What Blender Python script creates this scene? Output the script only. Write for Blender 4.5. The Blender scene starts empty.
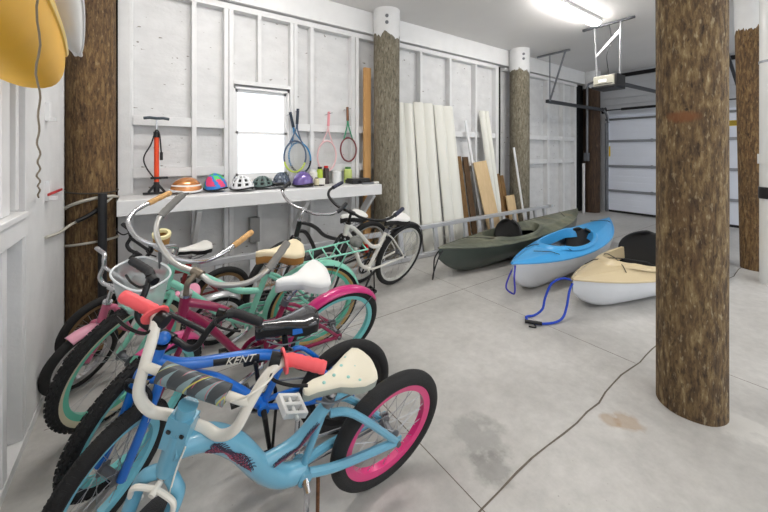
import bpy, math, random
from mathutils import Vector, Matrix, noise
random.seed(7)
PI = math.pi
SC = bpy.context.scene
COL = SC.collection
SC.view_settings.view_transform = 'Standard'
SC.view_settings.look = 'None'
SC.view_settings.gamma = 1.0
SC.view_settings.use_curve_mapping = False
SC.view_settings.exposure = 0.62
V = Vector

# ------------------------------------------------------------------ materials
def srgb(r, g, b):
    f = lambda c: c/12.92 if c <= .04045 else ((c+.055)/1.055)**2.4
    return (f(r/255), f(g/255), f(b/255), 1)

MATS = {}
def mat(name, col, rough=.5, metal=0., var=.0, vscale=30., bump=0., bscale=60., stretch=(1, 1, 1), coat=0., trans=0.,
        flecks=None):
    if name in MATS: return MATS[name]
    m = bpy.data.materials.new(name); m.use_nodes = True
    nt = m.node_tree; b = nt.nodes['Principled BSDF']
    b.inputs['Roughness'].default_value = rough; b.inputs['Metallic'].default_value = metal
    b.inputs['Coat Weight'].default_value = coat; b.inputs['Transmission Weight'].default_value = trans
    c = srgb(*col); b.inputs['Base Color'].default_value = c
    tc = nt.nodes.new('ShaderNodeTexCoord'); mp = nt.nodes.new('ShaderNodeMapping')
    mp.inputs['Scale'].default_value = stretch; nt.links.new(tc.outputs['Object'], mp.inputs['Vector'])
    last = None
    if var > 0:
        n = nt.nodes.new('ShaderNodeTexNoise'); n.inputs['Scale'].default_value = vscale; n.inputs['Detail'].default_value = 6
        nt.links.new(mp.outputs[0], n.inputs['Vector'])
        r = nt.nodes.new('ShaderNodeValToRGB')
        r.color_ramp.elements[0].position = .3; r.color_ramp.elements[1].position = .7
        r.color_ramp.elements[0].color = tuple(c[i]*(1-var) for i in range(3))+(1,)
        r.color_ramp.elements[1].color = tuple(min(1, c[i]*(1+var)) for i in range(3))+(1,)
        nt.links.new(n.outputs['Fac'], r.inputs['Fac']); last = r.outputs['Color']
    if flecks:
        fc, fs, th = flecks
        n = nt.nodes.new('ShaderNodeTexNoise'); n.inputs['Scale'].default_value = fs; n.inputs['Detail'].default_value = 3
        mp2 = nt.nodes.new('ShaderNodeMapping'); mp2.inputs['Scale'].default_value = (.6, .6, 1.5)
        nt.links.new(tc.outputs['Object'], mp2.inputs['Vector']); nt.links.new(mp2.outputs[0], n.inputs['Vector'])
        r = nt.nodes.new('ShaderNodeValToRGB'); r.color_ramp.elements[0].position = th; r.color_ramp.elements[1].position = th+.03
        r.color_ramp.elements[0].color = (0, 0, 0, 1); r.color_ramp.elements[1].color = (1, 1, 1, 1)
        nt.links.new(n.outputs['Fac'], r.inputs['Fac'])
        mx = nt.nodes.new('ShaderNodeMix'); mx.data_type = 'RGBA'
        nt.links.new(r.outputs['Color'], mx.inputs['Factor'])
        if last: nt.links.new(last, mx.inputs[6])
        else: mx.inputs[6].default_value = c
        mx.inputs[7].default_value = srgb(*fc); last = mx.outputs[2]
    if last: nt.links.new(last, b.inputs['Base Color'])
    if bump > 0:
        n = nt.nodes.new('ShaderNodeTexNoise'); n.inputs['Scale'].default_value = bscale; n.inputs['Detail'].default_value = 5
        nt.links.new(mp.outputs[0], n.inputs['Vector'])
        bp = nt.nodes.new('ShaderNodeBump'); bp.inputs['Strength'].default_value = bump; bp.inputs['Distance'].default_value = .01
        nt.links.new(n.outputs['Fac'], bp.inputs['Height']); nt.links.new(bp.outputs[0], b.inputs['Normal'])
    MATS[name] = m; return m

def ramp_mat(name, stops, scale, stretch, rough=.8, bump=.5, detail=8, extra=None, distortion=.6, patch=None, flakes=None, knot=None):
    m = bpy.data.materials.new(name); m.use_nodes = True
    nt = m.node_tree; b = nt.nodes['Principled BSDF']; b.inputs['Roughness'].default_value = rough
    tc = nt.nodes.new('ShaderNodeTexCoord'); mp = nt.nodes.new('ShaderNodeMapping')
    mp.inputs['Scale'].default_value = stretch; nt.links.new(tc.outputs['Object'], mp.inputs['Vector'])
    n = nt.nodes.new('ShaderNodeTexNoise'); n.inputs['Scale'].default_value = scale; n.inputs['Detail'].default_value = detail
    n.inputs['Distortion'].default_value = distortion; n.inputs['Roughness'].default_value = .65
    nt.links.new(mp.outputs[0], n.inputs['Vector'])
    r = nt.nodes.new('ShaderNodeValToRGB'); e = r.color_ramp.elements
    while len(e) < len(stops): e.new(.5)
    for el, (p, c) in zip(e, stops): el.position = p; el.color = srgb(*c)
    nt.links.new(n.outputs['Fac'], r.inputs['Fac']); out = r.outputs['Color']
    if patch:   # large patches of another colour
        pc, ps, th = patch
        n3 = nt.nodes.new('ShaderNodeTexNoise'); n3.inputs['Scale'].default_value = ps; n3.inputs['Detail'].default_value = 4
        mp3 = nt.nodes.new('ShaderNodeMapping'); mp3.inputs['Scale'].default_value = (1, 1, .45)
        nt.links.new(tc.outputs['Object'], mp3.inputs['Vector']); nt.links.new(mp3.outputs[0], n3.inputs['Vector'])
        r3 = nt.nodes.new('ShaderNodeValToRGB'); r3.color_ramp.elements[0].position = th; r3.color_ramp.elements[1].position = th+.15
        r3.color_ramp.elements[1].color = (.6, .6, .6, 1)
        nt.links.new(n3.outputs['Fac'], r3.inputs['Fac'])
        mx = nt.nodes.new('ShaderNodeMix'); mx.data_type = 'RGBA'; nt.links.new(r3.outputs['Color'], mx.inputs['Factor'])
        nt.links.new(out, mx.inputs[6]); mx.inputs[7].default_value = srgb(*pc); out = mx.outputs[2]
    if flakes:
        n4 = nt.nodes.new('ShaderNodeTexNoise'); n4.inputs['Scale'].default_value = 55; n4.inputs['Detail'].default_value = 3
        mp4 = nt.nodes.new('ShaderNodeMapping'); mp4.inputs['Scale'].default_value = (1.3, 1.3, .45)
        nt.links.new(tc.outputs['Object'], mp4.inputs['Vector']); nt.links.new(mp4.outputs[0], n4.inputs['Vector'])
        r4_ = nt.nodes.new('ShaderNodeValToRGB'); r4_.color_ramp.elements[0].position = .60; r4_.color_ramp.elements[1].position = .70
        r4_.color_ramp.elements[1].color = (.42, .42, .42, 1); nt.links.new(n4.outputs['Fac'], r4_.inputs['Fac'])
        mx = nt.nodes.new('ShaderNodeMix'); mx.data_type = 'RGBA'; nt.links.new(r4_.outputs['Color'], mx.inputs['Factor'])
        nt.links.new(out, mx.inputs[6]); mx.inputs[7].default_value = srgb(*flakes); out = mx.outputs[2]
        r5_ = nt.nodes.new('ShaderNodeValToRGB'); r5_.color_ramp.elements[0].position = .32; r5_.color_ramp.elements[1].position = .42
        r5_.color_ramp.elements[0].color = (.45, .42, .4, 1); nt.links.new(n4.outputs['Fac'], r5_.inputs['Fac'])
        mx = nt.nodes.new('ShaderNodeMix'); mx.data_type = 'RGBA'; mx.blend_type = 'MULTIPLY'; mx.inputs['Factor'].default_value = 1
        nt.links.new(out, mx.inputs[6]); nt.links.new(r5_.outputs['Color'], mx.inputs[7]); out = mx.outputs[2]
    for kp, ks, kr, kc in (knot or ()):
        mpk = nt.nodes.new('ShaderNodeMapping'); mpk.vector_type = 'POINT'; mpk.inputs['Scale'].default_value = ks
        nt.links.new(tc.outputs['Object'], mpk.inputs['Vector'])
        dk = nt.nodes.new('ShaderNodeVectorMath'); dk.operation = 'DISTANCE'; nt.links.new(mpk.outputs[0], dk.inputs[0])
        dk.inputs[1].default_value = tuple(kp[i]*ks[i] for i in range(3))
        ad = nt.nodes.new('ShaderNodeMath'); ad.operation = 'MULTIPLY_ADD'; nt.links.new(n.outputs['Fac'], ad.inputs[0]); ad.inputs[1].default_value = kr; nt.links.new(dk.outputs['Value'], ad.inputs[2])
        rk_ = nt.nodes.new('ShaderNodeMapRange'); rk_.inputs[1].default_value = kr*1.6; rk_.inputs[2].default_value = kr*1.1; nt.links.new(ad.outputs[0], rk_.inputs[0])
        rk_.inputs[4].default_value = .8
        mx = nt.nodes.new('ShaderNodeMix'); mx.data_type = 'RGBA'; nt.links.new(rk_.outputs[0], mx.inputs['Factor'])
        nt.links.new(out, mx.inputs[6]); mx.inputs[7].default_value = srgb(*kc); out = mx.outputs[2]
    nt.links.new(out, b.inputs['Base Color'])
    bp = nt.nodes.new('ShaderNodeBump'); bp.inputs['Strength'].default_value = bump; bp.inputs['Distance'].default_value = .02
    nt.links.new(n.outputs['Fac'], bp.inputs['Height']); nt.links.new(bp.outputs[0], b.inputs['Normal'])
    MATS[name] = m; return m

def emit_mat(name, col, s):
    m = bpy.data.materials.new(name); m.use_nodes = True; nt = m.node_tree
    b = nt.nodes['Principled BSDF']; b.inputs['Base Color'].default_value = srgb(*col)
    b.inputs['Emission Color'].default_value = srgb(*col); b.inputs['Emission Strength'].default_value = s
    return m

def pane_mat(name, tint=(1, 1, 1, 1), gloss=.08, alpha_mix=None, rough=.02):
    m = bpy.data.materials.new(name); m.use_nodes = True; nt = m.node_tree
    nt.nodes.remove(nt.nodes['Principled BSDF']); out = nt.nodes['Material Output']
    t = nt.nodes.new('ShaderNodeBsdfTransparent'); t.inputs[0].default_value = tint
    g = nt.nodes.new('ShaderNodeBsdfGlossy'); g.inputs['Roughness'].default_value = rough
    mx = nt.nodes.new('ShaderNodeMixShader'); mx.inputs[0].default_value = gloss
    nt.links.new(t.outputs[0], mx.inputs[1]); nt.links.new(g.outputs[0], mx.inputs[2])
    last = mx
    if alpha_mix:
        d = nt.nodes.new('ShaderNodeBsdfDiffuse'); d.inputs[0].default_value = srgb(*alpha_mix[0])
        m2 = nt.nodes.new('ShaderNodeMixShader'); m2.inputs[0].default_value = alpha_mix[1]
        nt.links.new(mx.outputs[0], m2.inputs[1]); nt.links.new(d.outputs[0], m2.inputs[2]); last = m2
    nt.links.new(last.outputs[0], out.inputs[0]); MATS[name] = m; return m

# ------------------------------------------------------------------ mesh helpers
class MB:
    def __init__(s): s.v = []; s.f = []
    def add(s, vs, fs):
        o = len(s.v); s.v += [V(p) for p in vs]; s.f += [tuple(i+o for i in f) for f in fs]; return s
    def box(s, c, d, M=None):
        x, y, z = (k/2 for k in d); c = V(c)
        vs = [V((sx*x, sy*y, sz*z)) for sx in (-1, 1) for sy in (-1, 1) for sz in (-1, 1)]
        vs = [(M @ p if M else p)+c for p in vs]
        return s.add(vs, [(0, 1, 3, 2), (4, 6, 7, 5), (0, 4, 5, 1), (2, 3, 7, 6), (0, 2, 6, 4), (1, 5, 7, 3)])
    def b2(s, a, b):
        return s.box([(a[i]+b[i])/2 for i in range(3)], [abs(b[i]-a[i]) for i in range(3)])
    def bar(s, a, b, w, h, up=(0, 0, 1)):
        a = V(a); b = V(b); d = (b-a); L = d.length; d.normalize(); u = V(up)
        sd = d.cross(u)
        if sd.length < 1e-4: sd = d.cross(V((1, 0, 0)))
        sd.normalize(); u = sd.cross(d)
        M = Matrix((d, sd, u)).transposed()
        return s.box((a+b)/2, (L, w, h), M)
    def tube(s, pts, r, n=10, closed=False, cap=True, flat=1.):
        pts = [V(p) for p in pts]; N = len(pts)
        rr = r if isinstance(r, (list, tuple)) else [r]*N
        tn = []
        for i in range(N):
            if closed: t = pts[(i+1) % N]-pts[i-1]
            else: t = pts[min(i+1, N-1)]-pts[max(i-1, 0)]
            tn.append(t.normalized() if t.length > 1e-9 else V((1, 0, 0)))
        u = tn[0].cross(V((0, 0, 1)))
        if u.length < .05: u = tn[0].cross(V((0, 1, 0)))
        u.normalize(); vs = []; o = 0
        for i in range(N):
            if i: u = (u - tn[i]*u.dot(tn[i])).normalized()
            w = tn[i].cross(u)
            for k in range(n):
                a = 2*PI*k/n; vs.append(pts[i]+(u*math.cos(a)+w*math.sin(a)*flat)*rr[i])
        fs = []
        for i in range(N if closed else N-1):
            j = (i+1) % N
            for k in range(n):
                l = (k+1) % n; fs.append((i*n+k, i*n+l, j*n+l, j*n+k))
        if cap and not closed:
            fs.append(tuple(range(n-1, -1, -1))); fs.append(tuple((N-1)*n+k for k in range(n)))
        return s.add(vs, fs)
    def lathe(s, prof, c=(0, 0, 0), axis=(0, 0, 1), n=32, closed=False, a0=0, a1=2*PI, ref=None):
        """prof: (radius, height along axis)"""
        ax = V(axis).normalized()
        u = V(ref) if ref else (ax.cross(V((1, 0, 0))) if abs(ax.x) < .9 else ax.cross(V((0, 1, 0))))
        u.normalize(); w = ax.cross(u); c = V(c); P = len(prof); vs = []; full = abs(a1-a0-2*PI) < 1e-6
        m = n if full else n+1
        for i in range(m):
            a = a0+(a1-a0)*i/n; d = u*math.cos(a)+w*math.sin(a)
            for (r, h) in prof: vs.append(c+d*r+ax*h)
        fs = []
        for i in range(n):
            j = (i+1) % m
            for k in range(P if closed else P-1):
                l = (k+1) % P; fs.append((i*P+k, j*P+k, j*P+l, i*P+l))
        return s.add(vs, fs)
    def grid(s, rows, closed=False):
        n = len(rows[0]); vs = [p for r in rows for p in r]; fs = []
        for i in range(len(rows)-1):
            for k in range(n if closed else n-1):
                l = (k+1) % n; fs.append((i*n+k, i*n+l, (i+1)*n+l, (i+1)*n+k))
        return s.add(vs, fs)
    def ell(s, c, d, n=20, m=12, zmin=-1., M=None):
        rows = []
        for i in range(m+1):
            t = -PI/2+PI*i/m; z = max(math.sin(t), zmin); q = math.cos(t) if z == math.sin(t) else math.sqrt(max(0, 1-z*z))*(i/m if False else 1)*math.cos(t)/max(1e-6, math.cos(math.asin(zmin)))
            rows.append([(M @ V((d[0]*q*math.cos(2*PI*k/n), d[1]*q*math.sin(2*PI*k/n), d[2]*z)) if M else V((d[0]*q*math.cos(2*PI*k/n), d[1]*q*math.sin(2*PI*k/n), d[2]*z)))+V(c) for k in range(n)])
        return s.grid(rows, closed=True)
    def xf(s, F):
        s.v = [F(p) for p in s.v]; return s
    def obj(s, name, m, parent=None, smooth=True, bevel=0, angle=40):
        me = bpy.data.meshes.new(name); me.from_pydata([tuple(p) for p in s.v], [], s.f); me.update()
        me.materials.append(m); me.validate()
        if smooth:
            me.polygons.foreach_set('use_smooth', [True]*len(me.polygons))
            me.set_sharp_from_angle(angle=math.radians(angle))
        o = bpy.data.objects.new(name, me); COL.objects.link(o)
        if parent: o.parent = parent
        if bevel:
            b = o.modifiers.new('bevel', 'BEVEL'); b.width = bevel; b.segments = 2; b.limit_method = 'ANGLE'
        return o

def thing(name, label, cat, loc=(0, 0, 0), rz=0, group=None):
    o = bpy.data.objects.new(name, None); COL.objects.link(o); o.location = loc; o.rotation_euler = (0, 0, rz)
    o.empty_display_size = .1
    return tag(o, label, cat, group)
def tag(o, label, cat, group=None):
    o['label'] = label; o['category'] = cat
    if group: o['group'] = group
    return o
def struct(o): o['kind'] = 'structure'; return o

def spline(pts, k=6):
    pts = [V(p) for p in pts]; out = []
    for i in range(len(pts)-1):
        p0 = pts[max(i-1, 0)]; p1 = pts[i]; p2 = pts[i+1]; p3 = pts[min(i+2, len(pts)-1)]
        for j in range(k):
            t = j/k
            out.append(.5*((2*p1)+(p2-p0)*t+(2*p0-5*p1+4*p2-p3)*t*t+(3*p1-p0-3*p2+p3)*t**3))
    out.append(pts[-1]); return out

# palette
WHITE = mat('white_paint', (222, 222, 222), .6, var=.04, vscale=8, bump=.15, bscale=60)
SHEATH = mat('white_painted_sheathing', (214, 214, 214), .7, var=.07, vscale=5, bump=.35, bscale=22, stretch=(1, 1, 1.6), flecks=((128, 122, 114), 20, .69))
WHITE2 = mat('white_trim_paint', (228, 228, 228), .5, var=.03, vscale=6)
CEIL = mat('ceiling_paint', (226, 224, 222), .7, var=.02, vscale=2)
BLACKV = mat('gap_shade_black', (20, 20, 22), .9)  # flat black, stands in for the darkness inside the wall gaps
RUB = mat('tyre_rubber', (26, 26, 27), .75, bump=.3, bscale=250)
RUBG = mat('grip_rubber_black', (30, 30, 33), .6)
CHROME = mat('chrome', (205, 205, 208), .18, 1.)
ALU = mat('aluminium', (190, 190, 192), .38, .9)
STEEL = mat('grey_steel', (120, 122, 126), .45, .8)
BLKM = mat('black_metal', (22, 22, 24), .35, .3)
SPOKE = mat('spoke_steel', (170, 170, 172), .3, .9)
BLKPL = mat('black_plastic', (18, 18, 20), .45)
RUST = mat('rusty_steel', (110, 75, 50), .7, .5, var=.4, vscale=60)

# ------------------------------------------------------------------ camera
a = math.atan2(486, 341.)
fwd = V((math.cos(a), math.sin(a), 0)); right = V((math.sin(a), -math.cos(a), 0)); up = V((0, 0, 1))
cam = bpy.data.cameras.new('camera'); co = bpy.data.objects.new('camera', cam); COL.objects.link(co)
M = Matrix((right, up, -fwd)).transposed().to_4x4(); M.translation = V((0, 0, 1.35)); co.matrix_world = M
cam.sensor_width = 36; cam.lens = 36*341/768; cam.shift_x = 0; cam.shift_y = -(256-152)/768
cam.clip_start = .02
SC.camera = co

# ------------------------------------------------------------------ world
w = bpy.data.worlds.new('sky'); SC.world = w; w.use_nodes = True
bg = w.node_tree.nodes['Background']; bg.inputs[0].default_value = (.90, .95, 1, 1); bg.inputs[1].default_value = 1.2

# ------------------------------------------------------------------ floor
def floor_mat():
    m = bpy.data.materials.new('concrete'); m.use_nodes = True; nt = m.node_tree; b = nt.nodes['Principled BSDF']
    N = nt.nodes.new; L = nt.links.new
    tc = N('ShaderNodeTexCoord')
    def ns(scale, detail, rough=.6):
        n = N('ShaderNodeTexNoise'); n.inputs['Scale'].default_value = scale; n.inputs['Detail'].default_value = detail
        n.inputs['Roughness'].default_value = rough; L(tc.outputs['Object'], n.inputs['Vector']); return n
    def ramp(src, stops):
        r = N('ShaderNodeValToRGB'); e = r.color_ramp.elements
        while len(e) < len(stops): e.new(.5)
        for el, (p, c) in zip(e, stops): el.position = p; el.color = c if len(c) == 4 else srgb(*c)
        L(src, r.inputs['Fac']); return r.outputs['Color']
    def mix(f, a, bb, t='MIX'):
        x = N('ShaderNodeMix'); x.data_type = 'RGBA'; x.blend_type = t
        if isinstance(f, float): x.inputs['Factor'].default_value = f
        else: L(f, x.inputs['Factor'])
        L(a, x.inputs[6])
        if isinstance(bb, tuple): x.inputs[7].default_value = bb
        else: L(bb, x.inputs[7])
        return x.outputs[2]
    big = ns(1.1, 9, .62); fine = ns(14, 8, .7)
    base = ramp(big.outputs['Fac'], [(.3, (172, 170, 166)), (.5, (192, 190, 186)), (.72, (208, 206, 203))])
    fi = ramp(fine.outputs['Fac'], [(.3, (.82, .82, .82, 1)), (.65, (1, 1, 1, 1))])
    c = mix(1.0, base, fi, 'MULTIPLY')
    # dirt spots
    sp = ns(38, 2); s2 = ramp(sp.outputs['Fac'], [(.74, (0, 0, 0, 1)), (.78, (.5, .5, .5, 1))]); c = mix(s2, c, srgb(105, 98, 88))
    # two stains with shapes of their own
    def blob(pos, rad, col, k, sc=9.):
        d = N('ShaderNodeVectorMath'); d.operation = 'DISTANCE'; L(tc.outputs['Object'], d.inputs[0]); d.inputs[1].default_value = pos
        mr = N('ShaderNodeMapRange'); mr.inputs[1].default_value = rad; mr.inputs[2].default_value = 0; L(d.outputs['Value'], mr.inputs[0])
        n = ns(sc, 4); mu = N('ShaderNodeMath'); mu.operation = 'MULTIPLY'; L(mr.outputs[0], mu.inputs[0]); L(n.outputs['Fac'], mu.inputs[1])
        return ramp(mu.outputs[0], [(.24, (0, 0, 0, 1)), (.36, (k, k, k, 1))]), srgb(*col)
    for pos, rad, col, k in (((1.98, .69, 0), .14, (160, 128, 88), .5), ((1.92, .76, 0), .10, (160, 128, 88), .5), ((1.30, 1.06, 0), .30, (120, 120, 116), .45), ((1.22, .92, 0), .20, (96, 96, 92), .45), ((2.4, .35, 0), .25, (215, 213, 208), .6)):
        f, cc = blob(pos, rad, col, k); c = mix(f, c, cc)
    L(c, b.inputs['Base Color'])
    rr = ramp(big.outputs['Fac'], [(.3, (.30, .30, .30, 1)), (.7, (.5, .5, .5, 1))]); L(rr, b.inputs['Roughness'])
    b.inputs['Specular IOR Level'].default_value = .45
    bp = N('ShaderNodeBump'); bp.inputs['Strength'].default_value = .08; bp.inputs['Distance'].default_value = .01
    L(fine.outputs['Fac'], bp.inputs['Height']); L(bp.outputs[0], b.inputs['Normal'])
    return m
X0, X1, Y0, Y1, ZC = -.58, 8.75, -3.6, 3.9, 3.15
fl = MB().b2((X0, Y0, -.1), (X1, Y1, 0)).obj('floor', floor_mat(), smooth=False); struct(fl)
GRV = mat('joint_crack_brown', (104, 96, 86), .9, var=.2, vscale=20)  # brown of the floor joints and the crack
def strip(pts, w, name='joint'):
    pts = [V(p) for p in pts]; b = MB(); rows = []
    for i, p in enumerate(pts):
        t = (pts[min(i+1, len(pts)-1)]-pts[max(i-1, 0)]).normalized(); n = V((-t.y, t.x, 0))
        ww = w*(1+.35*noise.noise(p*9)); rows.append([p+n*ww/2, p-n*ww/2])
    return b.grid(rows).obj(name, GRV, fl, smooth=False)
cr = [(.2+.12*i, .845+.022*noise.noise(V((i*.31, 3.7, 0)))+.012*noise.noise(V((i*.9, 1.7, 0)))+.008*i/30, .0008) for i in range(70)]
strip(cr, .008, 'crack')
strip([(1.043, y, .0006) for y in (-3.5, -1, .85, 1.0, 1.2, 2.3, 3.6)], .005)
strip([(2.565, y, .0006) for y in (.86, 1.3, 2.3, 3.6)], .005)
strip([(4.1, y, .0006) for y in (.86, 1.3, 2.3, 3.6)], .005)
strip([(2.9, y, .0006) for y in (-3.5, -1, .84)], .005)
strip([(5.7, y, .0006) for y in (-3.5, -1, .84, 2.3, 3.6)], .005)
strip([(x, 2.30, .0006) for x in (-.4, 1, 3, 5, 8.6)], .005)
strip([(x, -.75, .0006) for x in (-.4, 1, 3, 5, 8.6)], .005)
ce = MB().b2((X0, Y0, ZC), (X1, Y1, ZC+.1)).obj('ceiling', CEIL, smooth=False); struct(ce)

# ------------------------------------------------------------------ long back wall (studs over sheathing)
WY, SY = 3.82, 3.73
WX = (.745, 1.335); WZ = (1.075, 2.03)    # window 1 opening
wb = MB()
wb.b2((-.19, WY, 0), (WX[0], WY+.08, ZC)).b2((WX[1], WY, 0), (5.07, WY+.08, ZC))
wb.b2((WX[0], WY, 0), (WX[1], WY+.08, WZ[0])).b2((WX[0], WY, WZ[1]), (WX[1], WY+.08, ZC))
wb.b2((5.25, WY, 0), (7.86, WY+.08, ZC))
wall = struct(wb.obj('wall_back', SHEATH, smooth=False))
MB().b2((X0, WY+.01, 0), (-.19, WY+.08, ZC)).obj('gap_shade_panel', BLACKV, wall, smooth=False)  # black strips put in where the wall gaps only look dark
MB().b2((5.07, WY+.01, 0), (5.25, WY+.08, ZC)).obj('gap_shade_panel', BLACKV, wall, smooth=False)
MB().b2((7.86, WY+.01, 0), (X1, WY+.08, ZC)).obj('gap_shade_panel', BLACKV, wall, smooth=False)
studs = [(-.19, -.105, 0), (-.105, -.085, .03), (.37, .41, 0), (.655, .695, 0), (.70, .743, 0), (1.337, 1.375, 0), (1.38, 1.42, 0), (1.575, 1.615, 0), (2.12, 2.17, 0), (2.18, 2.23, 0),
         (2.78, 2.82, 0), (3.26, 3.30, 0), (3.86, 3.90, 0), (4.46, 4.50, 0), (4.99, 5.03, 0), (5.03, 5.07, .0),
         (5.93, 5.99, 0), (6.64, 6.72, 0), (7.24, 7.32, 0), (7.74, 7.82, 0)]
for x0, x1, dy in studs:
    MB().b2((x0, SY+dy, .04), (x1, WY, 2.80)).obj('stud', WHITE, wall, smooth=False, bevel=.002)
MB().b2((.985, SY, WZ[1]+.06), (1.02, WY, 2.80)).obj('stud', WHITE, wall, smooth=False)
MB().b2((.985, SY, .04), (1.02, WY, WZ[0]-.04)).obj('stud', WHITE, wall, smooth=False)
MB().b2((WX[0], SY, WZ[1]+.02), (WX[1], WY, WZ[1]+.06)).obj('header', WHITE, wall, smooth=False)
xs = [s for s in studs]
for z in (1.59, 1.12):
    for i in range(len(studs)-1):
        xa, xb = studs[i][1], studs[i+1][0]
        if xb-xa < .1 or (xa < 1.2 and xb > 1.2) or (xa > 5.0 and xb < 6.0) or (.72 < xa < 1.2): continue
        MB().b2((xa, SY+.012, z), (xb, WY, z+.085)).obj('blocking', WHITE, wall, smooth=False, bevel=.002)
for x0, x1 in ((-.19, 5.07), (5.25, 7.86)):
    MB().b2((x0, SY, 2.80), (x1, WY, 2.86)).obj('top_plate', WHITE, wall, smooth=False, bevel=.003)
    MB().b2((x0, SY-.01, 0), (x1, WY, .04)).obj('bottom_plate', WHITE, wall, smooth=False, bevel=.002)
MB().b2((X0, SY-.04, 2.875), (X1, WY, ZC)).obj('trim_1', WHITE2, None, smooth=False, bevel=.004)
struct(bpy.data.objects['trim_1'])

# window in the back wall
def window(name, X, Z, y, depth, face, fm):
    """double hung window in a wall of constant y, opening X x Z"""
    W = MB(); t = .022
    W.b2((X[0], y, Z[0]), (X[0]+t, y+depth, Z[1])).b2((X[1]-t, y, Z[0]), (X[1], y+depth, Z[1]))
    W.b2((X[0], y, Z[0]), (X[1], y+depth, Z[0]+t)).b2((X[0], y, Z[1]-t), (X[1], y+depth, Z[1]))
    root = struct(W.obj(name, fm, smooth=False))
    zm = (Z[0]+Z[1])/2
    s = MB(); a, b = X[0]+t, X[1]-t
    for (z0, z1, yy) in ((Z[0]+t, zm+.015, y+.02), (zm-.015, Z[1]-t, y+.04)):
        q = .028
        s.b2((a, yy, z0), (a+q, yy+.02, z1)).b2((b-q, yy, z0), (b, yy+.02, z1)).b2((a, yy, z0), (b, yy+.02, z0+q)).b2((a, yy, z1-q), (b, yy+.02, z1))
    sash = s.obj('window_sash', fm, root, smooth=False)
    MB().b2((a+.01, y+.031, Z[0]+t), (b-.01, y+.034, zm)).obj('pane', PANE, sash, smooth=False)
    MB().b2((a+.01, y+.051, zm), (b-.01, y+.054, Z[1]-t)).obj('pane', PANE, sash, smooth=False)
    return root
PANE = pane_mat('window_glass', gloss=.05)
w1 = window('window_1', WX, WZ, WY-.06, .11, 0, WHITE2)
MB().b2((WX[0]-.01, SY-.01, WZ[0]-.04), (WX[1]+.01, WY, WZ[0])).obj('window_sill', WHITE2, w1, smooth=False)

# ------------------------------------------------------------------ left wall
LX = -.45
lw = MB()
LY = (.75, 1.93)
lw.b2((X0, Y0, 0), (X0+.05, LY[0], ZC)).b2((X0, LY[1]+.02, 0), (X0+.05, Y1, ZC)).b2((X0, LY[0], 0), (X0+.05, LY[1]+.02, 1.10)).b2((X0, LY[0], 2.15), (X0+.05, LY[1]+.02, ZC))
wl = struct(lw.obj('wall_left', SHEATH, smooth=False))
for y0, y1, z0, z1 in ((2.62, 3.30, 0, ZC), (2.24, 2.60, 0, ZC), (1.93, 1.98, 0, 1.0), (2.10, 2.14, 1.1, ZC), (1.2, 1.25, 0, 1.0), (.4, .45, 0, ZC), (-.4, -.35, 0, ZC), (-1.2, -1.15, 0, ZC), (-2., -1.95, 0, ZC)):
    MB().b2((X0+.05, y0, max(z0, .045)), (LX-(.02 if y0 > 2.6 else 0), y1, z1)).obj('stud', WHITE, wl, smooth=False, bevel=.003)
MB().b2((X0+.05, 2.20, .045), (LX-.002, 2.235, 1.0)).obj('stud', WHITE, wl, smooth=False, bevel=.002)
MB().b2((X0+.05, Y0, 0), (LX+.003, 3.3, .045)).obj('bottom_plate', WHITE, wl, smooth=False)
MB().b2((X0+.05, .5, .97), (LX+.012, 2.22, 1.055)).obj('sill_board', WHITE2, wl, smooth=False, bevel=.003)
# window 2: built along y then turned
def window_y(name, Yr, Z, x):
    W = MB(); t = .04
    W.b2((x-.06, Yr[0], Z[0]), (x+.05, Yr[0]+t, Z[1])).b2((x-.06, Yr[1]-t, Z[0]), (x+.05, Yr[1], Z[1]))
    W.b2((x-.06, Yr[0], Z[0]), (x+.05, Yr[1], Z[0]+t)).b2((x-.06, Yr[0], Z[1]-t), (x+.05, Yr[1], Z[1]))
    root = struct(W.obj(name, WHITE2, smooth=False)); zm = (Z[0]+Z[1])/2; s = MB(); a, b = Yr[0]+t, Yr[1]-t
    for (z0, z1, xx) in ((Z[0]+t, zm+.015, x-.01), (zm-.015, Z[1]-t, x-.03)):
        q = .03
        s.b2((xx, a, z0), (xx+.02, a+q, z1)).b2((xx, b-q, z0), (xx+.02, b, z1)).b2((xx, a, z0), (xx+.02, b, z0+q)).b2((xx, a, z1-q), (xx+.02, b, z1))
    sash = s.obj('window_sash', WHITE2, root, smooth=False)
    MB().b2((x-.001, a, Z[0]+t), (x+.002, b, zm)).obj('pane', PANE, sash, smooth=False)
    MB().b2((x-.021, a, zm), (x-.018, b, Z[1]-t)).obj('pane', PANE, sash, smooth=False)
    return root
w2 = window_y('window_2', (LY[0], LY[1]+.02), (1.10, 2.15), X0+.03)
MB().b2((X0+.05, .6, 1.058), (LX+.022, 2.18, 1.085)).obj('window_sill', WHITE2, w2, smooth=False, bevel=.004)
MB().b2((X0+.05, 1.96, 1.087), (LX-.01, 2.06, 2.3)).obj('window_casing', WHITE2, w2, smooth=False, bevel=.004)

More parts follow.
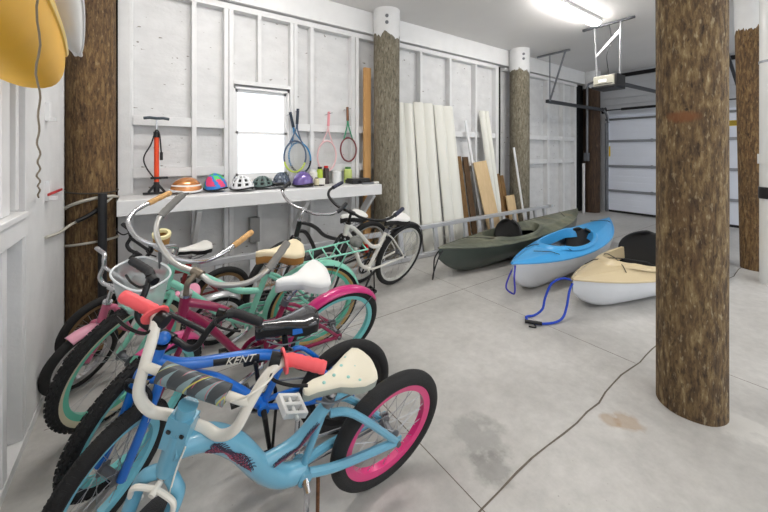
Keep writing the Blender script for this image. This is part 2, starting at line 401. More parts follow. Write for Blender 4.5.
# ------------------------------------------------------------------ right wall with garage door
DX = 8.65; DY = (-1.4, 3.47); DZ = 2.15
SID = mat('white_siding', (190, 192, 196), .6, var=.04, vscale=4)
DOOR = mat('garage_door_white', (226, 231, 242), .45, var=.02, vscale=3)
rw = MB()
rw.b2((X1, DY[1], 0), (X1+.1, Y1, ZC)).b2((X1, Y0, 0), (X1+.1, DY[0], ZC)).b2((X1, DY[0], DZ), (X1+.1, DY[1], ZC))
wr = struct(rw.obj('wall_right', SID, smooth=False))
z = DZ+.12
while z < ZC-.05:
    MB().b2((X1-.02, DY[0]-1, z), (X1, 3.7, z+.135)).obj('siding_board', SID, wr, smooth=False, bevel=.003); z += .15
MB().b2((X1-.03, DY[1], 0), (X1, 3.66, DZ+.15)).obj('jamb', WHITE, wr, smooth=False)
MB().b2((X1-.05, DY[0]-.2, 3.02), (X1-.02, 3.66, 3.10)).obj('ledger', BLKM, wr, smooth=False)
STRUT = mat('door_strut_steel', (150, 153, 160), .45, .6)
d1 = struct(MB().b2((DX-.02, DY[0], 0), (DX+.0, DY[0]+.06, DZ)).b2((DX-.02, DY[1]-.06, 0), (DX, DY[1], DZ)).b2((DX+.03, DY[0], DZ-.04), (DX+.06, DY[1], DZ)).obj('door_1', DOOR, smooth=False))
zs = [0.01, .489, 1.04, 1.596, 2.14]
for i in range(4):
    p = MB().b2((DX+.0, DY[0], zs[i]+.006), (DX+.04, DY[1], zs[i+1]-.006))
    for k in (1, 2, 3):
        zz = zs[i]+(zs[i+1]-zs[i])*k/4
        p.b2((DX-.004, DY[0]+.06, zz-.05), (DX, DY[1]-.06, zz+.05))
    p.obj('door_section', DOOR, d1, smooth=False, bevel=.003)
for zz in (zs[1], zs[2], zs[3]):
    MB().b2((DX-.045, DY[0], zz-.03), (DX-.005, DY[1], zz+.022)).obj('strut', STRUT, d1, smooth=False, bevel=.004)
MB().b2((DX-.045, DY[0], 2.06), (DX-.005, DY[1], 2.10)).obj('strut', STEEL, d1, smooth=False)
MB().b2((DX-.02, DY[0], 0), (DX+.03, DY[1], .045)).obj('bottom_seal', BLKPL, d1, smooth=False)
for yy in (3.44, 2.6, 1.75, .9, .05):
    h = MB()
    for zz in zs[1:4]: h.b2((DX-.048, yy-.018, zz-.035), (DX-.005, yy+.018, zz+.035))
    h.obj('hinge', STRUT, d1, smooth=False)
YEL = mat('yellow_sticker', (225, 190, 30), .5)
MB().b2((DX-.012, 3.38, 1.25), (DX-.008, 3.42, 1.48)).obj('warning_sticker', YEL, d1, smooth=False)
s = MB().b2((DX-.006, 1.30, 1.82), (DX-.002, 1.52, 1.92)).obj('warning_sticker', YEL, d1, smooth=False)
sm = MB()
for k in range(5): sm.b2((DX-.009, 1.33, 1.833+.017*k), (DX-.007, 1.49-(k % 2)*.03, 1.841+.017*k))
sm.obj('sticker_print', mat('sticker_ink', (70, 60, 30), .6), s, smooth=False)

# door tracks and hardware
GALV = mat('galvanised_steel', (150, 153, 158), .4, .8, var=.1, vscale=20)
t = thing('garage_door_track', 'galvanised vertical and overhead door track with hanger left of the garage door', 'door track', (8.5, 3.53, 0))
def rel(b, o): b.v = [p-V(o) for p in b.v]; return b
O = (8.5, 3.53, 0)
rel(MB().b2((8.55, 3.40, 0.02), (8.60, 3.43, 2.0)).b2((8.52, 3.42, .02), (8.60, 3.445, 2.0)), O).obj('vertical_track', GALV, t, smooth=False)
arc = [(8.57-.3*(1-math.cos(u)), 3.40, 2.0+.28*math.sin(u)) for u in [PI/2*i/8 for i in range(9)]]
rel(MB().tube(arc, .028, 6), O).obj('curved_track', GALV, t)
TRK = mat('dark_track_steel', (70, 72, 76), .5, .6)
rel(MB().b2((6.02, 3.37, 2.25), (8.3, 3.42, 2.31)), O).obj('overhead_track', TRK, t, smooth=False)
rel(MB().bar((6.06, 3.36, 2.28), (6.06, 3.36, 3.13), .035, .004, (0, 1, 0)).bar((6.06, 3.36, 2.28), (6.06, 3.08, 3.13), .035, .004, (1, 0, 0)).bar((6.06, 3.60, 3.13), (6.06, 3.0, 3.13), .035, .03, (0, 0, 1)), O).obj('track_hanger', GALV, t, smooth=False)
rel(MB().tube([(8.47, 3.44, 2.28), (8.47, .2, 2.28)], .013, 8), O).obj('torsion_bar', TRK, t)
rel(MB().tube([(8.47, 3.10, 2.28), (8.47, 2.3, 2.28)], .028, 10), O).obj('torsion_spring', BLKM, t)
rel(MB().lathe([(.02, -.03), (.075, -.03), (.06, 0), (.075, .03), (.02, .03)], (8.47, 3.44, 2.28), (0, 1, 0), 20), O).obj('cable_drum', BLKM, t)
t2 = thing('garage_door_track', 'galvanised door track hanging from the ceiling right of the thick post', 'door track', (8.5, 1.0, 0))
O = (8.5, 1.0, 0)
rel(MB().bar((7.2, 1.3, 3.13), (8.45, 1.3, 2.4), .04, .03), O).obj('diagonal_brace', TRK, t2, smooth=False)
rel(MB().bar((8.45, 1.3, 3.1), (8.45, 1.3, 2.2), .04, .01, (1, 0, 0)), O).obj('hanger_strap', GALV, t2, smooth=False)

# opener
t = thing('garage_door_opener', 'grey and white garage door opener hung from the ceiling on metal straps', 'garage door opener', (5.2, 2.13, 2.25))
O = (5.2, 2.13, 2.25); t.location = (5.2, 2.06, 2.22)
OPW = mat('opener_housing', (176, 174, 160), .45, .2)
bd = rel(MB().b2((5.05, 2.00, 2.27), (5.35, 2.26, 2.41)), O).obj('motor_housing', OPW, t, smooth=False, bevel=.012)
rel(MB().b2((5.02, 1.99, 2.24), (5.38, 2.27, 2.272)), O).obj('base_cover', BLKPL, t, smooth=False, bevel=.006)
rel(MB().b2((5.06, 1.975, 2.26), (5.34, 2.0, 2.42)), O).obj('end_cover', BLKPL, t, smooth=False, bevel=.006)
rel(MB().b2((5.044, 2.09, 2.32), (5.051, 2.19, 2.36)), O).obj('logo_plate', mat('plate_white', (240, 240, 240), .4), bd, smooth=False)
rel(MB().b2((5.043, 2.02, 2.293), (5.051, 2.24, 2.30)), O).obj('housing_groove', BLKPL, bd, smooth=False)
HANG = mat('hanger_steel', (205, 206, 208), .35, .6)
rel(MB().bar((5.2, 2.30, 3.12), (5.2, 2.27, 2.40), .04, .004, (0, 1, 0)).bar((5.2, 1.98, 3.12), (5.2, 1.99, 2.40), .04, .004, (0, 1, 0)).bar((5.2, 2.29, 2.72), (5.2, 1.98, 3.02), .03, .004, (1, 0, 0)), O).obj('hanging_strap', HANG, t, smooth=False)
rel(MB().bar((5.2, 2.46, 3.135), (5.2, 1.82, 3.135), .035, .028), O).obj('ceiling_angle', TRK, t, smooth=False)
rel(MB().tube(spline([(5.2, 2.12, 3.13), (5.22, 2.1, 2.9), (5.18, 2.14, 2.7), (5.2, 2.13, 2.5), (5.2, 2.13, 2.41)]), .005, 6), O).obj('power_cord', BLKPL, t)
rel(MB().bar((5.37, 2.13, 2.36), (8.6, 2.13, 2.42), .035, .05), O).obj('drive_rail', TRK, t, smooth=False)

# ceiling lamps
LAMP = emit_mat('fluorescent_diffuser', (255, 251, 246), 40.)
def lamp(x, y, L, label):
    t = thing('fluorescent_light', label, 'ceiling light', (x, y, 3.15))
    MB().b2((-L/2-.02, -.075, -.035), (L/2+.02, .075, 0)).obj('housing', WHITE2, t, smooth=False, bevel=.004)
    b = MB().tube([(-L/2, 0, -.05), (L/2, 0, -.05)], .06, 14, flat=.5).obj('diffuser', LAMP, t)
    return t
lamp(4.42, 2.15, 1.25, 'long white fluorescent ceiling light in front of the door opener')
lamp(.75, 2.35, 1.25, 'fluorescent ceiling light above the bikes')
lamp(1.3, -1.3, 1.25, 'fluorescent ceiling light behind the camera')
lamp(4.6, -1.3, 1.25, 'fluorescent ceiling light on the far side of the thick post')

# conduit by corner
t = MB().tube(spline([(7.99, 3.66, .0), (7.99, 3.66, .6), (7.99, 3.66, 1.1)], 4), .03, 10)
tag(t.obj('drain_pipe', mat('pvc_white', (205, 205, 205), .4)), 'white pipe standing in the dark corner beside the far brown post', 'pipe')
t = MB().tube([(8.02, 3.60, 1.3), (8.02, 3.60, 2.75), (8.04, 3.58, 2.85), (8.06, 3.42, 2.9), (8.3, 3.37, 2.95), (8.6, 3.36, 2.95)], .025, 8)
o = tag(t.obj('electrical_conduit', STEEL), 'grey conduit climbing the far corner post and bending under the ceiling', 'conduit')
MB().b2((7.96, 3.56, 1.15), (8.05, 3.64, 1.33)).obj('junction_box', STEEL, o, smooth=False)

# ------------------------------------------------------------------ posts
def post(x, y, r, m, label, collar=None, lean=(0, 0), rt=None, cm=None):
    t = thing('wooden_post', label, 'post', (x, y, 0))
    n, K = 40, 60; rows = []; rt = rt or r
    for i in range(K+1):
        z = ZC*i/K; row = []
        for k in range(n):
            an = 2*PI*k/n; rr = r+(rt-r)*i/K
            q = rr*(1+.018*noise.noise(V((math.cos(an)*1.6+x*3, math.sin(an)*1.6, z*.8)))+.012*noise.noise(V((math.cos(an)*5, math.sin(an)*5+y, z*1.2))))
            row.append(V((q*math.cos(an)+lean[0]*z, q*math.sin(an)+lean[1]*z, z)))
        rows.append(row)
    b = MB().grid(rows, closed=True)
    tr = b.obj('trunk', m, t)
    if collar:
        rows = []
        for i in range(9):
            row = []
            for k in range(n*2):
                an = PI*k/n; zb = collar+.07*noise.noise(V((math.cos(an)*3, math.sin(an)*3, x)))+.04*noise.noise(V((math.cos(an)*14, math.sin(an)*14, x)))
                z = zb+(ZC-zb)*i/8; q = (r+(rt-r)*z/ZC)*1.035
                row.append(V((q*math.cos(an)+lean[0]*z, q*math.sin(an)+lean[1]*z, z)))
            rows.append(row)
        MB().grid(rows, closed=True).obj('painted_top', WHITE, tr)
        bl = MB()
        for dz in (.12, .2):
            an = -.9*PI+.1
            bl.lathe([(0, 0), (.022, 0), (.022, .012), (.01, .02), (0, .02)], (r*1.03*math.cos(an+.55)+lean[0]*3, r*1.03*math.sin(an+.55)+lean[1]*3, ZC-dz), (math.cos(an+.55), math.sin(an+.55), 0), 8)
        bl.obj('bolt', STEEL, tr)
    return t
PW = ramp_mat('brown_bark', [(.30, (52, 38, 24)), (.44, (88, 68, 44)), (.55, (116, 94, 62)), (.66, (144, 124, 88)), (.78, (182, 166, 132))], 7, (5.5, 5.5, 1.5), bump=1.0, detail=12, distortion=.25, patch=((78, 52, 30), 4.5, .54), flakes=(190, 176, 142), knot=[((-.148, .0, 1.53), (1, 1, 2.2), .075, (122, 74, 38)), ((-.148, -.018, 1.565), (1, 1, 1), .010, (30, 22, 16))])
PG = ramp_mat('grey_weathered_post', [(.3, (82, 77, 64)), (.5, (118, 111, 94)), (.68, (144, 138, 122))], 7, (5, 5, 1.4), bump=.5, flakes=(158, 152, 134))
PD = ramp_mat('dark_post', [(.3, (34, 24, 16)), (.5, (62, 44, 30)), (.7, (84, 62, 42))], 5, (7, 7, .9), bump=.5)
PL = ramp_mat('orange_brown_post', [(.3, (54, 38, 24)), (.48, (100, 74, 44)), (.62, (130, 104, 66)), (.8, (164, 140, 100))], 7, (7, 7, 1.3), bump=.7, patch=((46, 32, 22), 2.2, .5), flakes=(160, 140, 104))
post(2.385, .55, .146, PW, 'thick rough brown post nearest the camera, right of the kayaks')
post(-.35, 3.585, .155, PL, 'brown wooden post in the left corner beside the bench with ropes tied on')
post(2.54, 3.56, .165, PG, 'grey weathered post at the right end of the bench', collar=2.80)
post(5.41, 3.55, .165, PG, 'grey weathered post behind the green kayak', collar=2.76)
post(8.28, 3.62, .17, PD, 'dark brown post in the far corner left of the garage door', collar=2.78)
post(5.78, .76, .125, PL, 'slim brown post behind the white pipe at the right edge', collar=2.75, lean=(-.004, .012), rt=.135)

# rust mark on main post
# ropes on left post
ROPE = mat('dirty_white_rope', (190, 186, 175), .8, bump=.4, bscale=200)
def ring(c, r, z0, z1, rad, n=36, ph=0, el=1.):
    return [(c[0]+r*math.cos(2*PI*i/n+ph), c[1]+r*math.sin(2*PI*i/n+ph), z0+(z1-z0)*(.5-.5*math.cos(2*PI*i/n))) for i in range(n)]
for z0, z1, lab, rm, rad in ((1.06, 1.03, 'thin dark cord tied round the left corner post above the white rope', mat('dark_cord', (60, 55, 48), .8), .006),
                        (.86, 1.0, 'white rope slung round the left corner post at bench height', ROPE, .012),
                        (.62, .66, 'pale rope tied low round the left corner post', ROPE, .009)):
    tag(MB().tube(ring((-.35, 3.585), .168, z0, z1, rad, ph=2.2), rad, 8, closed=True).obj('rope', rm), lab, 'rope')
t = MB().tube(spline([(-.26, 3.34, .0), (-.265, 3.37, .52), (-.265, 3.385, 1.03)]), .028, 12)
tag(t.obj('foam_tube', RUBG), 'black padded tube standing against the left corner post', 'padded tube')
t = MB().tube(spline([(-.455, 2.66, .87), (-.45, 3.0, .83), (-.44, 3.36, .82), (-.33, 3.405, .88), (-.215, 3.48, .985)]), .009, 8)
bs = tag(t.obj('bungee_strap', ROPE), 'white strap with a black sleeve running from the wall to the left corner post', 'strap')
MB().tube(spline([(-.415, 3.375, .835), (-.33, 3.403, .88), (-.25, 3.45, .95)]), .016, 8).obj('strap_sleeve', BLKPL, bs)
tag(MB().bar((-.443, 2.64, 1.11), (-.455, 3.12, 1.10), .005, .014).obj('red_strap', mat('red_strap', (190, 30, 30), .6), smooth=False), 'short red strap on the left wall by the corner post', 'strap')
for i, zz in enumerate((1.58, 1.12)):
    b = MB().b2((-.47, 2.72, zz-.05), (-.45, 2.77, zz+.06)).box((-.44, 2.745, zz-.04), (.04, .03, .02))
    tag(b.obj('wall_bracket', WHITE2, smooth=False), ('upper' if i == 0 else 'lower')+' small white bracket on the left wall boards', 'bracket')
pa, pb = V((-.105, .575, 1.62)), V((LX+.012, 2.41, 1.12)); pts = []
for i in range(46):
    f_ = i/45; p = pa.lerp(pb, f_); ps_ = 1+.6*f_
    pts.append((p.x+.003*math.sin(i*1.1), p.y+.011*ps_*math.sin(i*1.3)*f_+.007*math.sin(i*.53), p.z))
tag(MB().tube(pts, [.0013+.0026*i/45 for i in range(46)], 6).obj('hanging_cord', mat('brown_cord', (140, 126, 106), .8)), 'thin brown wavy cord hanging past the yellow kayak at the left wall', 'cord')

# white pipe right
t = thing('drain_pipe', 'fat white vertical pipe with a black coupling at the right edge', 'pipe', (5.27, .575, 0))
PVC = mat('white_pvc', (216, 216, 214), .35)
MB().tube([(0, 0, 0.0), (0, 0, 1.0), (0, 0, ZC)], .092, 28).obj('pipe_body', PVC, t)
MB().lathe([(.092, -.06), (.1, -.06), (.1, .06), (.092, .06)], (0, 0, .93), n=28).obj('coupling', BLKPL, t)
MB().lathe([(.092, -.05), (.106, -.05), (.106, .05), (.092, .05)], (0, 0, 1.28), n=28).obj('pipe_socket', PVC, t)
MB().lathe([(.092, -.012), (.098, -.012), (.098, .012), (.092, .012)], (0, 0, 2.28), n=28).obj('metal_band', GALV, t)

# ------------------------------------------------------------------ bench shelf
t = thing('workbench_shelf', 'long white wooden shelf bench fixed along the back wall', 'bench', (1.0, 3.5, 0))
O = (1.0, 3.5, 0)
BEN = mat('bench_white', (226, 226, 226), .5, var=.03, vscale=5, bump=.1, bscale=40)
rel(MB().b2((-.175, 3.30, .945), (2.27, WY-.1, .975)), O).obj('bench_top', BEN, t, smooth=False, bevel=.004)
rel(MB().b2((-.175, 3.285, .855), (2.275, 3.32, .972)), O).obj('front_board', BEN, t, smooth=False, bevel=.004)
for x in (.39, 1.38, 2.2):
    b = rel(MB().bar((x, SY-.01, .50), (x, 3.36, .86), .04, .085, (0, 1, 0)), O); b.obj('brace', BEN, t, smooth=False, bevel=.003)
rel(MB().b2((-.175, SY-.045, .855), (2.27, SY-.005, .945)), O).obj('ledger_board', BEN, t, smooth=False)
tag(MB().b2((.90, SY-.02, .40), (1.00, SY+.06, .66)).obj('electrical_box', mat('grey_box', (150, 150, 148), .5), smooth=False, bevel=.006), 'narrow grey box on the wall under the bench', 'electrical box')

# ------------------------------------------------------------------ helmets
def helmet(loc, rz, shell_m, vent, label, L=.135, W=.105, H=.135, tilt=0, patt=None, visor=False, liner=None, strapm=None):
    t = thing('bike_helmet', label, 'helmet', loc, rz, None)
    T = Matrix.Rotation(tilt, 3, 'Y')
    n, m = 36, 14; rows = []
    for i in range(m+1):
        th = PI/2*i/m; row = []
        for k in range(n):
            a = 2*PI*k/n; q = math.sin(th)
            lift = (.018*math.cos(a)**2)*(i/m)**3
            row.append(T @ V((L*q*math.cos(a)*(1+.06*math.cos(a)), W*q*math.sin(a), .012+H*math.cos(th)**.9+lift if i < m else .012+lift)))
        rows.append(row)
    b = MB(); vs = [p for r in rows for p in r]; fs = []
    for i in range(m):
        for k in range(n):
            l = (k+1) % n
            if vent and 2 <= i <= m-3 and (k % 4) in (0, 1) and i not in (5, 9): continue
            fs.append((i*n+k, i*n+l, (i+1)*n+l, (i+1)*n+k))
    b.add(vs, fs); sh = b.obj('shell', shell_m, t)
    md = sh.modifiers.new('thick', 'SOLIDIFY'); md.thickness = .012; md.offset = 1
    if vent:
        MB().grid([[p*.88+V((0, 0, .004)) for p in r] for r in rows], closed=True).obj('liner', liner or BLKPL, t)
    rim = MB().tube([rows[m][k]+V((0, 0, .004)) for k in range(n)], .008, 8, closed=True)
    rim.obj('rim_trim', strapm or BLKPL, t)
    if patt:
        for cm, spots in patt:
            sp = MB()
            for (i0, k0, di, dk) in spots:
                g = [[rows[min(m, i0+ii)][(k0+kk+ii//2) % n]*1.012 for kk in range(dk+1)] for ii in range(di+1)]
                sp.grid(g)
            sp.obj('shell_pattern', cm, sh)
    if visor:
        g = []
        for i in range(5):
            g.append([T @ V((L*(.9+.16*i/1.)*math.cos(aa)+0, W*(.95+.05*i)*math.sin(aa), .05-.002*i)) for aa in [(-.7+.14*j) for j in range(11)]])
        vz = MB().grid(g).obj('visor', BLKPL, t); mm = vz.modifiers.new('t', 'SOLIDIFY'); mm.thickness = .004
    st = MB().tube(spline([T @ V((.03, W*.9, .02)), T @ V((.05, W*1.15, -.0)), T @ V((.09, W*1.0, .0-.005)), T @ V((.12, W*.6, .0))], 5), .004, 6)
    st.v = [V((p.x, p.y, max(p.z, .004))) for p in st.v]
    st.obj('chin_strap', BLKPL, t)
    return t
ZB = .978
helmet((.315, 3.56, ZB), .3+PI, mat('orange_gloss', (196, 128, 70), .2, .3, var=.3, vscale=9, coat=1), False, 'copper orange helmet with a white band, leftmost on the bench', L=.13, W=.11, H=.135, strapm=mat('helmet_white', (238, 238, 238), .3),
       patt=[(mat('red_panel', (206, 70, 44), .4), [(11, 22, 3, 10)]), (mat('white_band', (236, 232, 226), .4), [(10, 0, 1, 36)])])
helmet((.545, 3.56, ZB), -.6, mat('blue_panel', (50, 130, 210), .35), False, 'round multicoloured blue, green and pink helmet on the bench', L=.10, W=.098, H=.16,
       patt=[(mat('pink_panel', (232, 70, 120), .35), [(2, 2, 5, 4), (6, 22, 6, 5), (8, 30, 5, 3), (3, 10, 4, 4), (9, 0, 4, 4), (6, 12, 6, 3)]), (mat('green_panel', (70, 200, 90), .35), [(1, 14, 7, 4), (7, 7, 5, 4), (5, 28, 4, 4), (2, 32, 6, 3), (9, 17, 4, 5), (1, 23, 4, 3)]), (mat('purple_panel', (120, 70, 170), .35), [(7, 16, 5, 3)])])
helmet((.765, 3.47, ZB), -.9, mat('helmet_white2', (235, 236, 238), .3), True, 'white bike helmet with many dark vents on the bench', L=.112, W=.095, H=.135)
helmet((.975, 3.54, ZB), -.7, mat('grey_green', (92, 112, 108), .35), True, 'grey green vented bike helmet on the bench', L=.105, W=.09, H=.12)
helmet((1.178, 3.56, ZB+.01), -2.2, mat('dark_slate', (78, 88, 104), .3), True, 'dark slate vented helmet with black visor left of the purple one', L=.11, W=.09, H=.14, visor=True, liner=mat('pale_liner', (170, 178, 190), .6))
helmet((1.395, 3.52, ZB), -1.0, mat('purple_gloss', (112, 92, 160), .22, .2, coat=1), False, 'shiny purple helmet on the bench below the rackets', L=.115, W=.105, H=.155)

# ------------------------------------------------------------------ floor pump
t = thing('bicycle_pump', 'orange upright floor pump with black handle on the left end of the bench', 'bike pump', (.085, 3.60, ZB), 0)
OR = mat('orange_red', (232, 74, 24), .35)
MB().tube([(0, 0, .10), (0, 0, .50)], .019, 16).obj('barrel', OR, t)
MB().box((0, 0, .012), (.20, .05, .016)).bar((-.06, 0, .02), (0, 0, .10), .03, .02).bar((.06, 0, .02), (0, 0, .10), .03, .02).tube([(0, 0, .02), (0, 0, .11)], .022, 12).obj('foot_base', BLKPL, t, bevel=.004)
MB().tube([(0, 0, .50), (0, 0, .55)], .023, 14).obj('cap_collar', BLKPL, t)
MB().tube([(0, 0, .55), (0, 0, .66)], .006, 8).obj('piston_rod', CHROME, t)
MB().tube([(-.095, 0, .665), (-.05, 0, .672), (0, 0, .668), (.05, 0, .672), (.095, 0, .665)], .013, 10).obj('handle', mat('dark_handle', (60, 72, 80), .4), t)
MB().tube(spline([(-.01, -.02, .13), (-.075, -.02, .24), (-.09, -.02, .33), (-.04, -.02, .44), (-.005, -.02, .56), (.02, -.02, .53), (.03, -.02, .42), (.035, -.02, .36)]), .006, 8).obj('hose', BLKPL, t)
MB().tube([(.035, -.02, .37), (.035, -.02, .30)], .012, 8).obj('valve_head', BLKPL, t)
MB().box((0.02, -.01, .145), (.13, .025, .02)).obj('gauge_clip', BLKPL, t, bevel=.004)

# ------------------------------------------------------------------ rackets
def racket(loc, roll, Hh, Wh, L, fm, gm, label, inner=None, throat=None, tip=None):
    """hangs head down from z of loc; local: grip at top (0), head below"""
    t = thing('tennis_racket', label, 'racket', loc)
    R = Matrix.Rotation(roll, 3, 'Y')
    T = lambda p: R @ V(p)
    MB().tube([T((0, 0, 0)), T((0, 0, -.17))], .016, 10).obj('grip', gm, t)
    zc = -(L-Hh/2)
    hd = [T((Wh/2*math.sin(2*PI*i/40), 0, zc+Hh/2*math.cos(2*PI*i/40))) for i in range(40)]
    MB().tube(hd, .010, 8, closed=True).obj('head_frame', fm, t)
    if tip:
        MB().tube([T((Wh/2*1.005*math.sin(a), 0, zc+Hh/2*1.005*math.cos(a))) for a in [PI*.62+PI*.76*i/16 for i in range(17)]], .0108, 8).obj('frame_tip', tip, t)
    th = MB()
    for sx in (-1, 1):
        th.tube(spline([T((sx*.004, 0, -.16)), T((sx*.012, 0, -.24)), T((sx*Wh*.28, 0, zc+Hh*.44))], 4), .008, 8)
    th.obj('throat', throat or fm, t)
    st = MB()
    for i in range(-6, 7):
        x = Wh/2*i/7; h = Hh/2*math.sqrt(1-(x/(Wh/2))**2); st.tube([T((x, 0, zc-h)), T((x, 0, zc+h))], .0011, 4)
    for i in range(-8, 9):
        zq = Hh/2*i/9; h = Wh/2*math.sqrt(1-(zq/(Hh/2))**2); st.tube([T((-h, 0.0015, zc+zq)), T((h, .0015, zc+zq))], .0011, 4)
    st.obj('strings', mat('string_white', (215, 215, 210), .6), t)
    return t
RY = SY-.02
racket((1.315, RY-.03, 1.79), -.22, .34, .25, .685, mat('blue_frame', (50, 130, 180), .3), mat('grip_navy', (45, 55, 70), .7), 'blue and black tennis racket crossing the other one left on the wall', tip=BLKM)
racket((1.395, RY-.055, 1.83), .06, .34, .25, .70, mat('dark_grey_frame', (80, 96, 120), .3), mat('grip_dark', (50, 58, 72), .7), 'racket with yellow green tip hanging in front of the blue one', tip=mat('lime_tip', (200, 220, 90), .4))
racket((1.80, RY, 1.83), .05, .36, .24, .71, mat('pale_pink_frame', (228, 190, 192), .5), mat('pink_grip', (226, 150, 158), .7), 'faded pale pink and white racket in the middle of the wall')
racket((2.05, RY, 1.905), -.03, .29, .22, .67, mat('maroon_frame', (120, 48, 52), .3), mat('brown_grip', (120, 80, 56), .7), 'racket with brown grip, green throat and dark red head', throat=mat('green_throat', (40, 140, 100), .4))
nl = MB()
for x, zz in ((1.315, 1.76), (1.395, 1.80), (1.80, 1.80), (2.05, 1.87)): nl.tube([(x, WY, zz), (x, RY-.09, zz+.01)], .003, 6)
# (hooks belong to the wall)
nl.obj('hook', STEEL, wall)

# ------------------------------------------------------------------ bench clutter
def can(x, y, r, h, m, label, cap=None, name='spray_can', cat='can'):
    t = thing(name, label, cat, (x, y, ZB))
    MB().lathe([(0, 0), (r, 0), (r, h*.8), (r*.8, h*.86), (r*.8, h*.88)] + [(0, h*.88)], n=20).obj('can_body', m, t)
    if cap: MB().lathe([(r*.72, h*.87), (r*.72, h), (0, h)], n=16).obj('cap', cap, t)
    return t
WP = mat('label_white', (232, 230, 222), .5)
can(1.66, 3.66, .035, .20, mat('yellow_green_label', (168, 190, 60), .4), 'green and yellow spray can on the bench under the pink racket', BLKPL)
can(1.74, 3.66, .034, .21, mat('dark_label', (60, 48, 48), .4), 'dark spray can with a red cap on the bench', mat('red_cap', (214, 30, 30), .4))
can(1.58, 3.67, .05, .17, WP, 'white bottle among the cans on the bench', mat('white_cap', (240, 240, 240), .4), 'plastic_bottle', 'bottle')
can(1.88, 3.66, .055, .17, mat('clear_white', (222, 224, 224), .3), 'white tub standing right of the red capped can', None, 'plastic_tub', 'tub')
can(2.03, 3.66, .05, .19, mat('lime_jar', (190, 205, 120), .4), 'lime green and white jar at the right of the bench', mat('green_lid', (70, 120, 60), .5), 'jar', 'jar')
can(1.52, 3.60, .03, .10, mat('brown_bottle', (90, 62, 40), .4), 'small brown bottle right of the purple helmet', BLKPL, 'small_bottle', 'bottle')
can(1.56, 3.52, .028, .09, mat('cream_bottle', (214, 204, 170), .4), 'small cream bottle right of the purple helmet', BLKPL, 'small_bottle', 'bottle')
tag(MB().box((1.63, 3.58, ZB+.03), (.09, .06, .06)).box((1.63, 3.58, ZB+.067), (.095, .065, .014)).obj('parts_box', WP, smooth=False, bevel=.004), 'small white box in front of the cans on the bench', 'box')
tag(MB().tube(spline([(1.50, 3.45, ZB+.008), (1.56, 3.42, ZB+.008), (1.62, 3.46, ZB+.008), (1.58, 3.50, ZB+.008)]), .006, 6).obj('cable_loop', BLKPL), 'short black cable on the bench near the purple helmet', 'cable')
t = thing('tool_case', 'flat black tool case on the right end of the bench', 'tool case', (2.09, 3.52, ZB), .05)
MB().box((0, 0, .022), (.26, .17, .044)).obj('case_body', BLKPL, t, smooth=False, bevel=.008)
MB().box((0, -.005, .052), (.24, .15, .016)).obj('case_lid', mat('charcoal_plastic', (48, 48, 52), .4), t, smooth=False, bevel=.005)
MB().tube([(-.05, -.085, .03), (-.04, -.115, .03), (.04, -.115, .03), (.05, -.085, .03)], .006, 6).obj('case_handle', BLKPL, t)
t = thing('hand_saw', 'dark flat hand tool with pale tip beside the black tool case', 'tool', (2.19, 3.36, ZB))
MB().box((-.05, 0, .01), (.18, .03, .016)).obj('blade', STEEL, t, smooth=False)
MB().box((.05, 0, .012), (.07, .035, .022)).obj('handle', WP, t, smooth=False, bevel=.005)

# ------------------------------------------------------------------ leaning boards, panels
def lean_board(x, wd, th, h, ybase, ytop, m, name, label, cat='board', dx=0., z0=0.0, grp=None, bev=.003):
    b = MB()
    d = V((dx, ytop-ybase, h)); L = d.length; d.normalize()
    sd = V((1, 0, 0)); sd = (sd-d*sd.dot(d)).normalized(); nn = sd.cross(d)
    Mx = Matrix((sd, nn, d)).transposed()
    b.box((0, 0, 0), (wd, th, L), Mx)
    zmin = min(p.z for p in b.v); b.v = [p-V((0, 0, zmin)) for p in b.v]
    cx = sum(p.x for p in b.v)/8; cy = sum(p.y for p in b.v)/8
    b.v = [p-V((cx, cy, 0)) for p in b.v]
    o = b.obj(name, m, smooth=False, bevel=bev); o.location = (x+dx/2, (ybase+ytop)/2, z0); tag(o, label, cat, grp)
    return o
def siding_bundle(x, wd, h, ybase, ytop, label, dx=0.):
    """tall panel with three rounded flutes"""
    d = V((dx, ytop-ybase, h)); rows = []
    for zi in range(2):
        row = []
        for k in range(31):
            u = k/30; yy = -.050*abs(math.sin(u*PI*2))**.9-.004
            row.append(V((-wd/2+wd*u, yy, 0))+d*zi)
        row += [V((-wd/2+wd*(1-k/6), .008, 0))+d*zi for k in range(7)]
        rows.append(row)
    b = MB().grid(rows, closed=True); n = len(rows[0]); b.f.append(tuple(range(n))); b.f.append(tuple(n+i for i in range(n)))
    o = b.obj('siding_panel', mat('cream_vinyl', (230, 229, 220), .35), angle=50); o.location = (x, ybase, 0.001); tag(o, label, 'panel'); return o
siding_bundle(2.89, .33, 2.02, 3.47, 3.685, 'tall fluted white vinyl panel leaning right beside the grey bench post', dx=.02)
siding_bundle(3.27, .37, 2.05, 3.45, 3.685, 'tall fluted white vinyl panel leaning in the middle of the three', dx=.0)
siding_bundle(3.70, .40, 2.04, 3.44, 3.685, 'tall fluted white vinyl panel next to the brown boards', dx=-.03)
BRB = ramp_mat('brown_board', [(.3, (92, 66, 36)), (.55, (128, 96, 56)), (.75, (150, 118, 74))], 4, (14, 14, 1), bump=.2)
BRD = ramp_mat('dark_brown_board', [(.3, (62, 44, 26)), (.6, (92, 68, 42)), (.8, (112, 86, 54))], 4, (14, 14, 1), bump=.2)
PLY = ramp_mat('light_plywood', [(.3, (205, 176, 132)), (.6, (216, 188, 146)), (.8, (226, 200, 160))], 3, (8, 8, .8), bump=.05, rough=.6)
PINE = ramp_mat('pine', [(.3, (186, 138, 84)), (.6, (206, 160, 104)), (.8, (216, 176, 124))], 3, (14, 14, .7), bump=.1)
